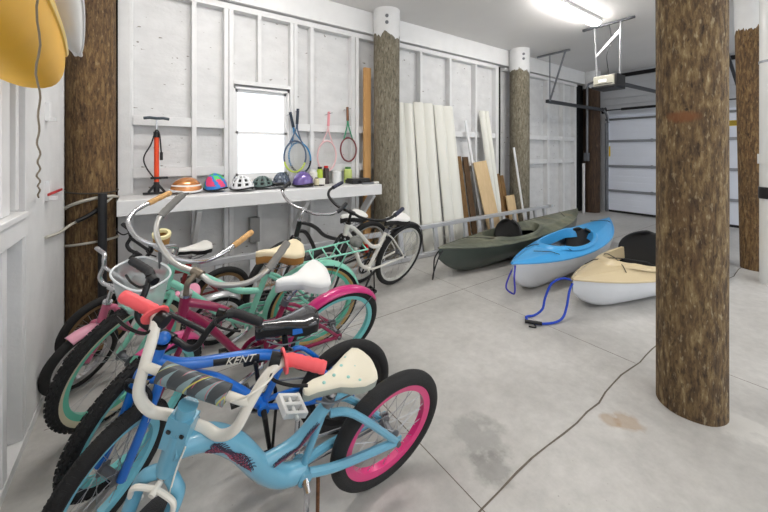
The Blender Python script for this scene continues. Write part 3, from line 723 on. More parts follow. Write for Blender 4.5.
lean_board(4.03, .12, .02, 1.28, 3.50, 3.705, BRB, 'wooden_board', 'brown wooden board leaning right of the fluted panels', dx=-.02)
lean_board(4.17, .12, .02, 1.27, 3.48, 3.700, BRD, 'wooden_board', 'darker brown board leaning left of the pale plywood')
lean_board(4.52, .32, .018, 1.18, 3.37, 3.60, PLY, 'plywood_sheet', 'pale plywood sheet leaning behind the ladder', 'plywood', dx=-.12)
lean_board(4.40, .05, .02, 1.85, 3.50, 3.70, WHITE2, 'trim_board', 'narrow white trim board leaning left behind the plywood', dx=-.22)
siding_bundle(4.78, .22, 2.03, 3.50, 3.70, 'tall white fluted offcut rising behind the plywood', dx=-.16)
lean_board(4.86, .10, .02, .98, 3.42, 3.60, BRB, 'wooden_board', 'short brown board leaning beside the tall white trim', dx=-.02)
lean_board(4.975, .10, .02, .95, 3.42, 3.60, BRB, 'wooden_board', 'short brown board leaning next to the grey post', dx=-.02)
lean_board(5.03, .22, .02, .62, 3.36, 3.47, PLY, 'plywood_offcut', 'small pale plywood offcut in front of the short brown boards', 'plywood', dx=-.02)
lean_board(5.22, .035, .02, 1.42, 3.30, 3.36, WHITE2, 'trim_board', 'thin white stick leaning left against the grey post', dx=-.26)
o = MB().b2((0, 0, 0), (.095, .04, 2.42)).obj('lumber_stud', PINE, smooth=False, bevel=.003); o.location = (2.27, 3.66, 0)
tag(o, 'bare orange pine stud standing behind the grey bench post', 'board')

# ------------------------------------------------------------------ ladder on its side
t = thing('extension_ladder', 'aluminium ladder lying on its side along the back wall', 'ladder', (.35, 3.31, 0))
p0, p1 = V((.39, 3.29, 0)), V((5.93, 3.27, 0)); O = V((.35, 3.31, 0))
LADM = mat('ladder_aluminium', (196, 198, 202), .45, .35)
tilt = V((0, .05, 0))
for zz, nm in ((.03, 'rail'), (.375, 'rail')):
    MB().bar(p0+V((0, 0, zz))+tilt*(zz/.37)-O, p1+V((0, 0, zz))+tilt*(zz/.37)-O, .060, .050, (0, 0, 1)).obj(nm, LADM, t, smooth=False, bevel=.005)
N = 19
for i in range(N):
    q = p0+(p1-p0)*((i+.5)/N)
    MB().bar(q+V((0, 0, .03))-O, q+tilt+V((0, 0, .375))-O, .040, .060, (1, 0, 0)).obj('rung', LADM, t, smooth=False, bevel=.006)
for q in (p1, ):
    MB().box(q+V((.0, .02, .39))-O, (.07, .09, .05)).obj('end_cap', LADM, t, smooth=False, bevel=.01)

# ------------------------------------------------------------------ kayaks
def kayak(name, label, bow, stern, Wm, zg, ztip, hull_m, deck_m, ck, seat_m=BLKPL, crown=.10, keelup=.0, back=None, bung=(), hull_low=.0, sharp=2.0, deckline=None, rim=.022):
    bow = V(bow); stern = V(stern); L = (bow-stern).length; an = math.atan2(bow.y-stern.y, bow.x-stern.x)
    t = thing(name, label, 'kayak', (stern.x, stern.y, 0), an)
    def wd(u): s = abs(2*u-1); return max(.004, Wm*(1-s**sharp)**.95)
    def g(u): s = abs(2*u-1); return zg+(ztip-zg)*s**2.6
    def k(u): s = abs(2*u-1); return .004+(ztip*.62)*max(0, (s-.72)/.28)**2.2
    def cr(u): s = abs(2*u-1); return .012+crown*(1-s**2.5)
    N = 84; rows = []
    for i in range(N+1):
        u = i/N; row = []
        for j in range(-14, 15):
            a = abs(j)/14*PI/2; sg = 1 if j >= 0 else -1
            y = wd(u)*math.sin(a)**.72*sg; z = k(u)+(g(u)-k(u))*(1-math.cos(a)**.75)
            row.append(V((u*L, y, z)))
        rows.append(row)
    MB().grid(rows).obj('hull', hull_m, t, angle=60)
    cu, ca, cb = ck   # centre (0..1), half length m, half width m
    def dz(u, s):
        z = g(u)+cr(u)*(1-abs(s)**2.2)
        # moulded ridge lines either side
        return z+.012*math.exp(-((abs(s)-.55)/.1)**2)*(1-abs(2*u-1)**4)
    K = 24; rows = []
    for i in range(N+1):
        u = i/N; rows.append([V((u*L, wd(u)*s, dz(u, s))) for s in [(-1+2*j/K) for j in range(K+1)]])
    vs = [p for r in rows for p in r]; fs = []
    for i in range(N):
        for j in range(K):
            c = (rows[i][j]+rows[i+1][j+1])/2
            if ((c.x-cu*L)/ca)**2+(c.y/cb)**2 < 1: continue
            fs.append((i*(K+1)+j, i*(K+1)+j+1, (i+1)*(K+1)+j+1, (i+1)*(K+1)+j))
    dk = MB().add(vs, fs).obj('deck', deck_m, t, angle=60)
    # gunwale seam
    for sg in (1, -1): pass
    MB().tube([V((i/N*L, wd(i/N)*1.005, g(i/N))) for i in range(N+1)], .010, 8).tube([V((i/N*L, -wd(i/N)*1.005, g(i/N))) for i in range(N+1)], .010, 8).obj('seam', deck_m, t)
    def onz(x, y):
        u = x/L; w_ = wd(u); return dz(u, max(-1, min(1, y/w_)))
    M2 = 56; prof = []; R0 = []; R1 = []; R2 = []; R3 = []
    for q in range(M2):
        a = 2*PI*q/M2; c_, s_ = math.cos(a), math.sin(a)
        def P(f, h): x = cu*L+ca*f*c_; y = cb*f*s_; return V((x, y, onz(cu*L+ca*c_, cb*s_)+h))
        R0.append(P(.90, -.09)); R1.append(P(.97, .022)); R2.append(P(1.06, .024)); R3.append(P(1.14, -.004))
    MB().grid([R0, R1, R2, R3], closed=True).obj('cockpit_rim', deck_m, dk)
    # seat
    sx = cu*L-.12*(1 if back is None else 1)
    MB().grid([[V((sx+.22*(i/6-.5)*2*.9, .19*(j/8-.5)*2, .05+.05*(j/4-1)**2+.03*(i/3-1)**2)) for j in range(9)] for i in range(7)]).obj('seat', seat_m, t)
    if back:
        bx, bh, bw, bt, tilt = back
        b = MB(); rr = []
        for i in range(13):
            f_ = i/12; z = bh*f_; row = []
            hw = bw*max(.02, 1-f_**5.0)**.5*(.86+.14*math.sin(f_*PI))
            for j in range(9):
                s = -1+2*j/8
                row.append(V((bx-tilt*z-.05*(1-s*s), hw*s, bt+z)))
            rr.append(row)
        bo = b.grid(rr).obj('backrest', seat_m, t); md = bo.modifiers.new('t', 'SOLIDIFY'); md.thickness = .035
        sb = bo.modifiers.new('s', 'SUBSURF'); sb.levels = 1; sb.render_levels = 1
    for (a0, b0, a1, b1) in bung:
        pts = [(a0+(a1-a0)*i/8, b0+(b1-b0)*i/8) for i in range(9)]
        MB().tube([V((x, y, onz(x, y)+.018)) for x, y in pts], .004, 6).obj('bungee_cord', BLKPL, dk)
    return t, L, onz, an
GRN = ramp_mat('camo_green', [(.3, (66, 70, 60)), (.5, (100, 104, 88)), (.7, (140, 142, 122))], 2.2, (1, 1, 1), rough=.45, bump=.03, patch=((142, 124, 84), 3, .6))
GRH = mat('dark_green_hull', (64, 72, 66), .3, var=.15, vscale=3)
BLU = mat('sky_blue_plastic', (66, 160, 222), .32)
TAN = mat('sand_plastic', (204, 186, 150), .38)
WHH = mat('white_hull', (206, 208, 212), .3, var=.04, vscale=5)
k1, L1, oz1, a1 = kayak('kayak', 'green camouflage kayak beside the ladder, farthest left of the kayaks', (2.55, 2.62, 0), (6.3, 3.0, 0), .31, .245, .335, GRH, GRN, (.60, .66, .235), back=(2.42, .30, .19, .14, .25), sharp=2.5, crown=.035, bung=((2.9, .12, 3.2, -.12), (.5, -.1, .8, .1)))
k2, L2, oz2, a2 = kayak('kayak', 'sky blue kayak with white hull, middle one of the kayaks', (2.78, 1.90, 0), (5.93, 2.34, 0), .315, .24, .32, WHH, BLU, (.56, .60, .235), crown=.07, back=(1.35, .26, .19, .08, .3),
                        bung=((2.25, .2, 2.45, -.2), (.35, .1, .55, -.1), (2.5, .17, 2.72, .0)))
k3, L3, oz3, a3 = kayak('kayak', 'sand coloured kayak with big black backrest, behind the thick post', (2.93, 1.43, 0), (6.0, 1.16, 0), .375, .205, .285, WHH, TAN, (.585, .66, .27), crown=.125, back=(1.74, .38, .32, .12, .2),
                        bung=((2.15, .22, 2.55, -.2), (2.15, -.24, 2.55, .16)))
# toggles, rope loops
BLR = mat('blue_rope', (30, 70, 190), .7, bump=.4, bscale=300); PUR = mat('violet_blue_rope', (60, 60, 170), .7)
o = MB().tube(spline([(3.72, -.03, .30), (3.80, -.035, .22), (3.82, -.03, .06), (3.86, -.01, .02), (3.88, .02, .1), (3.80, .02, .24), (3.73, .02, .30)]), .008, 6).obj('carry_loop', BLKPL, k1)
o = MB().tube(spline([(3.13, 0, .29), (3.20, -.02, .2), (3.235, -.03, .1), (3.22, .03, .06), (3.27, .07, .12), (3.24, .05, .22), (3.16, .02, .3)]), .008, 6).obj('carry_loop', PUR, k2)
pts = [(2.95, 1.44, .27), (2.88, 1.49, .285), (2.80, 1.54, .24), (2.74, 1.56, .13), (2.70, 1.56, .05), (2.62, 1.58, .012), (2.53, 1.60, .014), (2.48, 1.53, .013), (2.53, 1.47, .012), (2.64, 1.42, .012), (2.74, 1.41, .03), (2.82, 1.42, .10), (2.88, 1.43, .20), (2.93, 1.43, .25)]
Rk = Matrix.Rotation(-a3, 4, 'Z') @ Matrix.Translation(-V((6.0, 1.16, 0)))
MB().tube([Rk @ p for p in spline(pts)], .009, 8).obj('tow_rope', BLR, k3)
MB().tube([Rk @ V(p) for p in ((2.45, 1.56, .02), (2.52, 1.46, .02))], .014, 8).obj('toggle_handle', BLKPL, k3)
MB().tube(spline([Rk @ V(p) for p in ((2.49, 1.51, .01), (2.45, 1.47, .008), (2.42, 1.51, .008))]), .006, 6).obj('toggle_handle', BLKPL, k3)

# hanging kayak, upper left
def plain_hull(name, label, end, other, Wm, Hh, zb, m, m2, pw=2.4, rock=.16, seam=True, tdrop=.12):
    end = V(end); other = V(other); L = (end-other).length; an = math.atan2(end.y-other.y, end.x-other.x)
    t = thing(name, label, 'kayak', (other.x, other.y, zb), an)
    N = 60; rows = []; lows = []
    for i in range(N+1):
        u = i/N; s = abs(2*u-1); w_ = max(.01, Wm*(1-s**pw)**.75); kz = rock*max(0, (s-.74)/.26)**1.8; top = Hh-tdrop*max(0, (s-.62)/.38)**1.3
        row = []
        for j in range(32):
            a = 2*PI*j/32; c_, s_ = math.cos(a), math.sin(a)
            y = w_*abs(s_)**.7*(1 if s_ >= 0 else -1); z = (kz+top)/2-(top-kz)/2*abs(c_)**.75*(1 if c_ >= 0 else -1)
            row.append(V((u*L, y, z)))
        rows.append(row)
    MB().grid(rows, closed=True).obj('hull', m, t, angle=70)
    for sg in (1, -1):
        sp = []
        for i in range(N+1):
            u = i/N; s = abs(2*u-1); w_ = max(.01, Wm*(1-s**pw)**.75); kz = rock*max(0, (s-.74)/.26)**1.8; top = Hh-tdrop*max(0, (s-.62)/.38)**1.3
            sp.append(V((u*L, sg*w_*1.003, kz+(top-kz)*.55)))
        MB().tube(sp, .009, 6).obj('rub_rail', m2, t)
    return t
YK = mat('yellow_kayak_plastic', (228, 172, 6), .55, var=.12, vscale=3)
plain_hull('kayak', 'yellow kayak hung high on the left wall, cut by the frame edge', (-.30, 1.98, 0), (-.30, -1.5, 0), .13, .28, 1.556, YK, mat('pale_yellow_edge', (244, 214, 110), .4), rock=.20, tdrop=.05, pw=2.6)
plain_hull('kayak', 'white kayak hung on the left wall behind the yellow one', (-.29, 2.42, 0), (-.29, -.5, 0), .13, .17, 1.85, mat('white_kayak', (226, 226, 222), .35), WHITE2, rock=.02, tdrop=.16, pw=1.5)
# rack arms that carry the hanging kayaks
for y in (-1.1, -.05):
    o = MB().bar((LX, y, 1.525), (-.12, y, 1.525), .05, .03).bar((LX+.012, y, 1.43), (LX+.012, y, 2.1), .05, .02, (1, 0, 0))
    tag(o.obj('storage_rack_arm', BLKM, smooth=False), 'black metal wall bracket carrying the hanging kayaks, '+('rear one behind the camera' if y < -1 else 'front one nearer the left window'), 'rack')

# ------------------------------------------------------------------ BICYCLES
def axis_rot(p, o, ax, ang):
    return Matrix.Rotation(ang, 3, ax) @ (V(p)-o)+o

def text_mesh(txt, size, ext=.0008, shear=.3):
    cu = bpy.data.curves.new('t', 'FONT'); cu.body = txt; cu.size = size; cu.extrude = ext; cu.shear = shear; cu.align_x = 'CENTER'; cu.align_y = 'CENTER'
    o = bpy.data.objects.new('t', cu); COL.objects.link(o)
    dg = bpy.context.evaluated_depsgraph_get(); me = bpy.data.meshes.new_from_object(o.evaluated_get(dg))
    vs = [v.co.copy() for v in me.vertices]; fs = [tuple(p.vertices) for p in me.polygons]
    bpy.data.objects.remove(o); bpy.data.curves.remove(cu); bpy.data.meshes.remove(me)
    return vs, fs

def make_wheel(root, name, c, R, rt, X, Yv, rimm, tirem, side=None, knob=False, rimw=.020, spokes=28, hubm=STEEL, F=lambda p: p, ribs=False, spm=None, wallw=1.0):
    """wheel in local x/z plane centred c (before transform F)"""
    c = V(c); ax = (0, 1, 0)
    ri = R-2*rt
    wob = MB().lathe([(ri-rimw, -.012), (ri-rimw, .012), (ri-.002, .017), (ri+.006, .017), (ri+.006, -.017), (ri-.002, -.017)], c, ax, 56, closed=True)
    wheel = wob.xf(F).obj('wheel', rimm, root)
    # tyre
    Rm = R-rt; n = 14
    def arc(t0, t1, k, rad): return [(Rm+rad*math.cos(t), rad*1.0*math.sin(t)) for t in [t0+(t1-t0)*i/k for i in range(k+1)]]
    tb = MB()
    t0 = 1.62 if side else 2.5
    tb.lathe(arc(-t0, t0, 12, rt*(1.0)), c, ax, 64)
    if knob:
        nk = 62
        for i in range(nk):
            a = 2*PI*i/nk
            for (off, dr) in ((0, 0), (.45, 0), (-.45, 0), (.85, -.1), (-.85, -.1)):
                aa = a+(PI/nk if off in (.45, -.45) else 0)
                th = off*1.2; d = V((math.cos(aa), 0, math.sin(aa)))
                nr = d*math.cos(th)+V((0, math.sin(th), 0)); p = c+d*Rm+nr*(rt+.0015)
                tg = V((-math.sin(aa), 0, math.cos(aa))); sd = nr.cross(tg)
                tb.box(p, (.013, .009, .006), Matrix((tg, sd, nr)).transposed())
    elif ribs:
        nk = 90
        for i in range(nk):
            a = 2*PI*i/nk; d = V((math.cos(a), 0, math.sin(a))); tg = V((-math.sin(a), 0, math.cos(a)))
            for sg in (1, -1):
                th = .45*sg; nr = d*math.cos(th)+V((0, math.sin(th), 0)); p = c+d*Rm+nr*(rt+.0004); sd = nr.cross(tg)
                tb.box(p, (.005, .016, .0016), Matrix((tg, sd, nr)).transposed())
    tb.xf(F).obj('tyre', tirem, wheel)
    if side:
        sb = MB()
        for sg in (1, -1): sb.lathe(arc(sg*1.60, sg*2.5, 8, rt*.998), c, ax, 64)
        sb.xf(F).obj('tyre_sidewall', side, wheel)
    hb = MB().lathe([(0, -.055), (.008, -.055), (.008, -.04), (.026, -.034), (.026, -.030), (.014, -.026), (.014, .026), (.026, .030), (.026, .034), (.008, .04), (.008, .055), (0, .055)], c, ax, 16)
    hb.xf(F).obj('hub', hubm, wheel)
    sp = MB()
    for i in range(spokes):
        a = 2*PI*i/spokes; sg = 1 if i % 2 else -1; a2 = a+(.9 if (i//2) % 2 else -.9)
        sp.tube([c+V((math.cos(a2)*.024, sg*.032, math.sin(a2)*.024)), c+V((math.cos(a)*(ri-rimw*.6), sg*.003, math.sin(a)*(ri-rimw*.6)))], .0013, 4, cap=False)
    sp.xf(F).obj('spokes', spm or SPOKE, wheel)
    return wheel

def make_saddle(root, c, L, W, top_m, side_m, name='saddle', nose=.022, h=.055, tiltx=.04):
    c = V(c); sec = [(.52, .35), (.48, .8), (.36, 1.0), (.2, 1.25), (.05, 1.9), (-.1, 3.2), (-.25, 4.3), (-.38, 4.7), (-.46, 4.2), (-.5, 3.0), (-.52, 1.5)]
    rows = []; low = []
    mx = 4.7
    for u, wv in sec:
        hw = nose*min(1, wv) if wv <= 1 else nose+(W/2-nose)*(wv-1)/(mx-1)
        zt = .012*math.cos(u*PI)+(.018 if u < -.2 else 0)*min(1, (-.2-u)/.15)+.01*(u > .3) - tiltx*(u)*0
        row = []
        for j in range(13):
            a = PI*j/12; y = hw*math.cos(a); z = zt - h*.35*(1-math.sin(a)**.6)
            row.append(c+V((u*L, y, z)))
        rows.append(row)
        low.append([c+V((u*L, hw*.98, zt-h*.35)), c+V((u*L*.99, hw*.93, zt-h*.8-(.01 if u < 0 else 0))), c+V((u*L*.97, hw*.4, zt-h)), c+V((u*L*.97, -hw*.4, zt-h)), c+V((u*L*.99, -hw*.93, zt-h*.8-(.01 if u < 0 else 0))), c+V((u*L, -hw*.98, zt-h*.35))])
    b = MB().grid(rows); n = 13
    b.f.append(tuple(range(n))); b.f.append(tuple((len(rows)-1)*n+i for i in range(n)))
    sd = b.obj(name, top_m, root, angle=75)
    b = MB().grid(low); b.f.append(tuple(range(6))); b.f.append(tuple((len(low)-1)*6+i for i in range(6)))
    b.obj('saddle_base', side_m, sd, angle=60)
    r = MB()
    for sg in (1, -1): r.tube(spline([c+V((.34*L, sg*.01, -h)), c+V((.1*L, sg*.022, -h-.025)), c+V((-.15*L, sg*.022, -h-.025)), c+V((-.36*L, sg*.045, -h+.005))], 4), .0035, 6)
    r.obj('saddle_rails', STEEL, sd)
    return sd

def make_fender(root, c, R, w, a0, a1, m, F=lambda p: p, stay=None, staym=STEEL, name='fender'):
    c = V(c); K = 36; rows = []
    for i in range(K+1):
        a = a0+(a1-a0)*i/K; d = V((math.cos(a), 0, math.sin(a))); row = []
        for j in range(9):
            s = -1+2*j/8; row.append(c+d*(R-.45*w*s*s)+V((0, w*s, 0)))
        rows.append(row)
    fo = MB().grid(rows).xf(F).obj(name, m, root); md = fo.modifiers.new('t', 'SOLIDIFY'); md.thickness = .003
    if stay is not None:
        b = MB()
        for st in stay:
            d = V((math.cos(st), 0, math.sin(st)))
            for sg in (1, -1): b.tube([c+V((0, sg*.058, 0)), c+d*(R-.3*w)+V((0, sg*w*.95, 0))], .0028, 6)
        b.xf(F).obj('fender_stay', staym, fo)
    return fo

def bike(q):
    """q: parameters in metres; local frame x forward, y left, z up, origin at the rear tyre contact"""
    R, W, rt = q['R'], q['W'], q['rt']; l = math.radians(q['lean']); psi = math.radians(q['psi'])
    d = V((math.cos(psi), math.sin(psi), 0)); s = V((-math.sin(psi), math.cos(psi), 0)); u = V((0, 0, math.cos(l)))+s*math.sin(l); n = u.cross(d)
    root = bpy.data.objects.new('bicycle', None); COL.objects.link(root); root.empty_display_size = .1
    Mx = Matrix((d, n, u)).transposed().to_4x4(); Mx.translation = V((q['x'], q['y'], rt*(1-math.cos(l))+.0015)); root.matrix_world = Mx
    tag(root, q['label'], 'bicycle')
    hb, ht = V((q['hb'][0], 0, q['hb'][1])), V((q['ht'][0], 0, q['ht'][1])); ax = (ht-hb).normalized(); st = math.radians(q['steer'])
    Fs = lambda p: axis_rot(p, hb, ax, st)
    # drop / raise front wheel along the steering axis so that it rests on the floor
    def lowest(off):
        c = V((W, 0, R))+ax*off; m = 9
        for i in range(48):
            a_ = 2*PI*i/48; p = Fs(c+V((math.cos(a_)*(R-rt), 0, math.sin(a_)*(R-rt)))); m = min(m, (Mx @ p).z-rt)
        return m
    lo = 0.
    for _ in range(5): lo -= (lowest(lo)-.001)/max(.5, (Mx.to_3x3() @ ax).z)
    fc = V((W, 0, R))+ax*lo; rc = V((0, 0, R))
    FM = q['fm']
    # frame
    b = MB()
    for pts, r in q['tubes']: b.tube(spline([V((p[0], p[1] if len(p) == 3 else 0, p[-1])) for p in pts], 7), r, 12)
    hd = hb+(ht-hb)*-.05
    b.tube([hb-ax*.005, ht+ax*.005], q.get('rh', .021), 14)
    bb = V((q['bb'][0], 0, q['bb'][1])); b.tube([bb-V((0, .036, 0)), bb+V((0, .036, 0))], .024, 14)
    cl = V((q['cl'][0], 0, q['cl'][1]))
    if q.get('seattube', True): b.tube([bb, cl], q.get('rs', .015), 12)
    for sg in (1, -1):
        ya = .055*sg
        b.tube(spline([bb+V((-.02, sg*.02, 0)), bb+(rc-bb)*.35+V((0, sg*.04, 0)), rc+V((0, ya, 0))], 5), q.get('rc', .010), 8)
        b.tube(spline([cl+V((-.005, sg*.014, q.get('ssz', -.03))), cl+(rc-cl)*.3+V((0, sg*.035, q.get('sskink', .0))), rc+V((0, ya, 0))], 5), q.get('rst', .008), 8)
        b.box(rc+V((.0, ya, 0)), (.04, .006, .035))
    fr = b.obj('frame', FM, root)
    for e_ in ((hb-ax*.012, hb-ax*.002), (ht+ax*.002, ht+ax*.014)): MB().tube(list(e_), .024, 12).obj('headset_cup', CHROME if q.get('chr', True) else BLKM, fr)
    # fork
    f = MB(); crown = hb-ax*.02
    for sg in (1, -1):
        wy = rt+.018; sh = V((0, sg*wy, 0))
        if q.get('bowfork'):
            p = [crown+V((0, sg*.008, .01)), crown+V((.012, sg*wy*.75, .004)), crown+V((.02, sg*wy*1.08, -.03)), crown+(fc-crown)*.45+V((-.01, sg*wy, 0)), fc+sh]
        else:
            p = [crown+V((0, sg*.015, 0)), crown+V((0, sg*wy, -.012)), crown+(fc-crown)*.5+V((-.012, sg*wy, 0)), fc+V((0, sg*.05, 0))]
        f.tube(spline(p, 6), q.get('rf', .0125), 10)
    f.tube([crown-ax*.0, hb], .019, 12)
    fk = f.xf(Fs).obj('fork', q.get('forkm', FM), root)
    # wheels
    make_wheel(root, 'rear', rc, R, rt, 0, 0, q['rim'], RUB, side=q.get('side'), ribs=q.get('ribs'), rimw=q.get('rimw', .02), spm=q.get('spm'))
    make_wheel(root, 'front', fc, R, rt, 0, 0, q.get('frim', q['rim']), RUB, side=q.get('fside', q.get('side')), knob=q.get('knob', False), ribs=q.get('fribs', q.get('ribs')), rimw=q.get('rimw', .02), F=Fs, spm=q.get('spm'))
    nut = MB()
    for sg in (1, -1): nut.tube([rc+V((0, sg*.05, 0)), rc+V((0, sg*.072, 0))], .011, 8)
    nut.obj('axle_nut', STEEL, fr)
    # stem + handlebar
    cp = V((q['clamp'][0], 0, q['clamp'][1]))
    sm = MB().tube(spline([ht+ax*.01, ht+ax*max(.02, (cp-ht).dot(ax)*.75), cp], 5), q.get('rstem', .0115), 12).tube([cp-V((0, .025, 0)), cp+V((0, .025, 0))], .018, 12)
    if q.get('stemblock'):
        sm.tube([ht, ht+ax*.075], .024, 12).bar(cp+V((.040, 0, -.025)), cp+V((.040, 0, -.025))+ax*.085, .058, .044, (1, 0, 0))
    stemo = sm.xf(Fs).obj('stem', q.get('stemm', CHROME), root)
    bk, hw, rz, gl = q['g']
    kind = q['bar']
    if kind == 'cruiser':
        half = [(0, 0, 0), (.004, .04, .0), (.016, .22*hw+.02, rz*.03), (.018, .5*hw, rz*.14), (-.05*bk, .82*hw, rz*.38), (-.28*bk, .97*hw, rz*.64), (-.62*bk, hw, rz*.84), (-bk, hw, rz*1.05)]
        rb = .0115
    else:
        kq = hw/.288; half = [(0, 0, 0), (.0, .05*kq, .0), (.008, .095*kq, .006), (.01, .130*kq, rz*.28), (-.015, .142*kq, rz*.62), (-.5*bk, .158*kq, rz*.90), (-.85*bk, .188*kq, rz*1.0), (-.95*bk, .24*kq, rz), (-bk, hw, rz)]
        rb = q.get('rb', .0115)
    pl = spline([cp+V(p) for p in half], 7); prr = [V((p.x, -p.y, p.z)) for p in pl]
    full = list(reversed(prr))[:-1]+pl
    hbm = MB().tube(full, rb, 12)
    if kind == 'bmx':
        zc = rz*.62
        hbm.tube([cp+V((-.012, -.142*kq, zc)), cp+V((-.012, .142*kq, zc))], rb*.85, 10)
    hbo = hbm.xf(Fs).obj('handlebar', q['barm'], root)
    # grips
    def tailpts(path, L):
        out = [path[-1]]; acc = 0
        for i in range(len(path)-2, -1, -1):
            acc += (path[i]-path[i+1]).length; out.append(path[i])
            if acc >= L: break
        return out
    for path in (pl, prr):
        tp = tailpts(path, q.get('gripL', .115)); e = (tp[0]-tp[1]).normalized()
        gb = MB().tube([tp[0]+e*.008]+tp, [q['gr']*.9]+[q['gr']*(1+.06*math.sin(i*2.2)) for i in range(len(tp))], 14)
        if q.get('flange'):
            dd = (tp[-2]-tp[-1]).normalized(); gb.tube([tp[-1], tp[-1]+dd*.006], q['gr']*1.9, 18)
        gb.xf(Fs).obj('grip', q['gripm'], hbo)
        if q.get('lever'):
            e2 = tp[-1]; dirg = (tp[0]-tp[-1]).normalized(); fw_ = V((1, 0, -.25)).normalized()
            lv = MB().tube([e2-dirg*.035, e2-dirg*.008], rb*1.5, 10).tube(spline([e2-dirg*.02+fw_*.01, e2-dirg*.01+fw_*.045, e2+dirg*.04+fw_*.055, e2+dirg*.085+fw_*.05], 5), .0045, 6)
            lv.xf(Fs).obj('brake_lever', q.get('levm', BLKM), hbo)
    if q.get('pad'):
        pb = MB().tube([cp+V((-.012, -.095, rz*.62)), cp+V((-.012, .082, rz*.62))], .026, 16).xf(Fs)
        po = pb.obj('handlebar_pad', q['pad'], hbo)
    # seat post + saddle
    sp_ = V((q['sad'][0], 0, q['sad'][1]))
    MB().tube([cl-(cl-bb).normalized()*.01, sp_+V((0.01, 0, -.06))], .0125, 12).obj('seat_post', q.get('postm', CHROME), root)
    MB().lathe([(.014, -.016), (.021, -.016), (.021, .016), (.014, .016)], cl, (cl-bb).normalized(), 12, closed=True).obj('seat_clamp', q.get('clampm', STEEL), fr)
    sd = make_saddle(root, sp_, q.get('sL', .25), q.get('sW', .17), q['sadm'], q.get('sadb', BLKPL), h=q.get('sh', .05))
    # crankset
    cr_ = q.get('crR', .075); ca = math.radians(q.get('ca', -80)); cL = q.get('cL', .14)
    rg = MB().lathe([(cr_-.016, -.002), (cr_, -.002), (cr_, .002), (cr_-.016, .002)], bb+V((0, -.045, 0)), (0, 1, 0), 40, closed=True)
    for k_ in range(5):
        a_ = 2*PI*k_/5; rg.bar(bb+V((0, -.045, 0)), bb+V((math.cos(a_)*(cr_-.01), -.045, math.sin(a_)*(cr_-.01))), .004, .014, (0, 1, 0))
    cs = rg.obj('chainring', q.get('crm', CHROME), root)
    for sg in (1, -1):
        a_ = ca if sg > 0 else ca+PI
        e1 = bb+V((math.cos(a_)*cL, sg*.075, math.sin(a_)*cL))
        MB().tube([bb+V((0, sg*.03, 0)), bb+V((math.cos(a_)*.012, sg*.058, math.sin(a_)*.012)), e1], [.012, .011, .009], 8).obj('crank_arm', q.get('armm', CHROME), cs)
        pm = MB(); pc = e1+V((0, sg*.058, 0)); tl = q.get('ptilt', 0.)*sg; Rp = Matrix.Rotation(tl, 3, 'Y')
        for xx in (-.04, .04): pm.box(pc+Rp @ V((xx, 0, 0)), (.014, .088, .024), Rp)
        for yy in (-.038, 0, .038): pm.box(pc+Rp @ V((0, yy, 0)), (.088, .014, .022), Rp)
        pm.tube([e1, pc+V((0, sg*.04, 0))], .007, 8)
        pm.obj('pedal', q.get('pedm', BLKPL), root, bevel=.003)
    # chain
    cg = .028; cpts = []
    for i in range(12):
        a_ = -PI/2+PI*i/11; cpts.append(bb+V((math.cos(a_)*cr_, -.045, math.sin(a_)*cr_)))
    for i in range(12):
        a_ = PI/2+PI*i/11; cpts.append(rc+V((math.cos(a_)*cg, -.045, math.sin(a_)*cg)))
    MB().tube(cpts, .0045, 6, closed=True).lathe([(.01, -.002), (cg, -.002), (cg, .002), (.01, .002)], rc+V((0, -.045, 0)), (0, 1, 0), 16, closed=True).obj('chain', RUST if q.get('rusty') else STEEL, root)
    if q.get('guard'):
        off = V((0, -.062, 0)); c1 = bb+off; c2 = bb+(rc-bb)*.9+off
        d_ = (rc-bb).normalized(); n_ = V((-d_.z, 0, d_.x)); n_ = n_ if n_.z > 0 else -n_
        pts = [c1-d_*(-1)*0+V((math.cos(t_)*(cr_+.018), 0, math.sin(t_)*(cr_+.018))) for t_ in [-.9+(PI*.55+.9)*i/14 for i in range(15)]]
        pts += [c2+n_*.035, c2+n_*.012, bb+(rc-bb)*.3+off+n_*.03]
        gm = MB(); nn = len(pts); gm.add([p+V((0, .002, 0)) for p in pts]+[p-V((0, .002, 0)) for p in pts], [tuple(range(nn)), tuple(range(2*nn-1, nn-1, -1))]+[(i, (i+1) % nn, nn+(i+1) % nn, nn+i) for i in range(nn)])
        gm.obj('chain_guard', q['guard'], root, smooth=False)
    if q.get('fender_r'):
        a0_, a1_ = q.get('fr_a', (-.1, PI*.98)); make_fender(root, rc, R+.014, rt+.012, a0_, a1_, q['fender_r'], stay=q.get('fr_stay', (1.9, 2.9)))
    if q.get('fender_f'):
        a0_, a1_ = q.get('ff_a', (.35, PI*.95)); make_fender(root, fc, R+.014, rt+.012, a0_, a1_, q['fender_f'], F=Fs, stay=q.get('ff_stay', (2.7,)))
    # kickstand, left side, reaching the floor
    kb = bb+V((-.05 if q.get('kside', 0) == 0 else -.25, .03, -.02)); 
    kd = V((q.get('kx', .0), .17, -1)).normalized()
    wz = (Mx @ kb).z; kz = (Mx.to_3x3() @ kd).z; Lk = (wz-.008)/-kz
    if q.get('kick', True) and .1 < Lk < .6:
        MB().tube([kb, kb+kd*Lk*.3, kb+kd*Lk], .0065, 8).obj('kickstand', q.get('kickm', BLKM), root)
    if q.get('caliper'):
        cb = MB(); cc = crown-ax*.015
        for sg in (1, -1):
            cb.tube(spline([cc+V((.03, 0, .02)), cc+V((.035, sg*(rt+.02), .01)), cc+V((.035, sg*(rt+.026), -.03)), cc+V((.02, sg*(rt+.008), -.055))], 5), .007, 8)
        cb.tube([cc+V((.0, 0, .02)), cc+V((.045, 0, .02))], .008, 8)
        cb.xf(Fs).obj('brake_caliper', q['caliper'], fk)
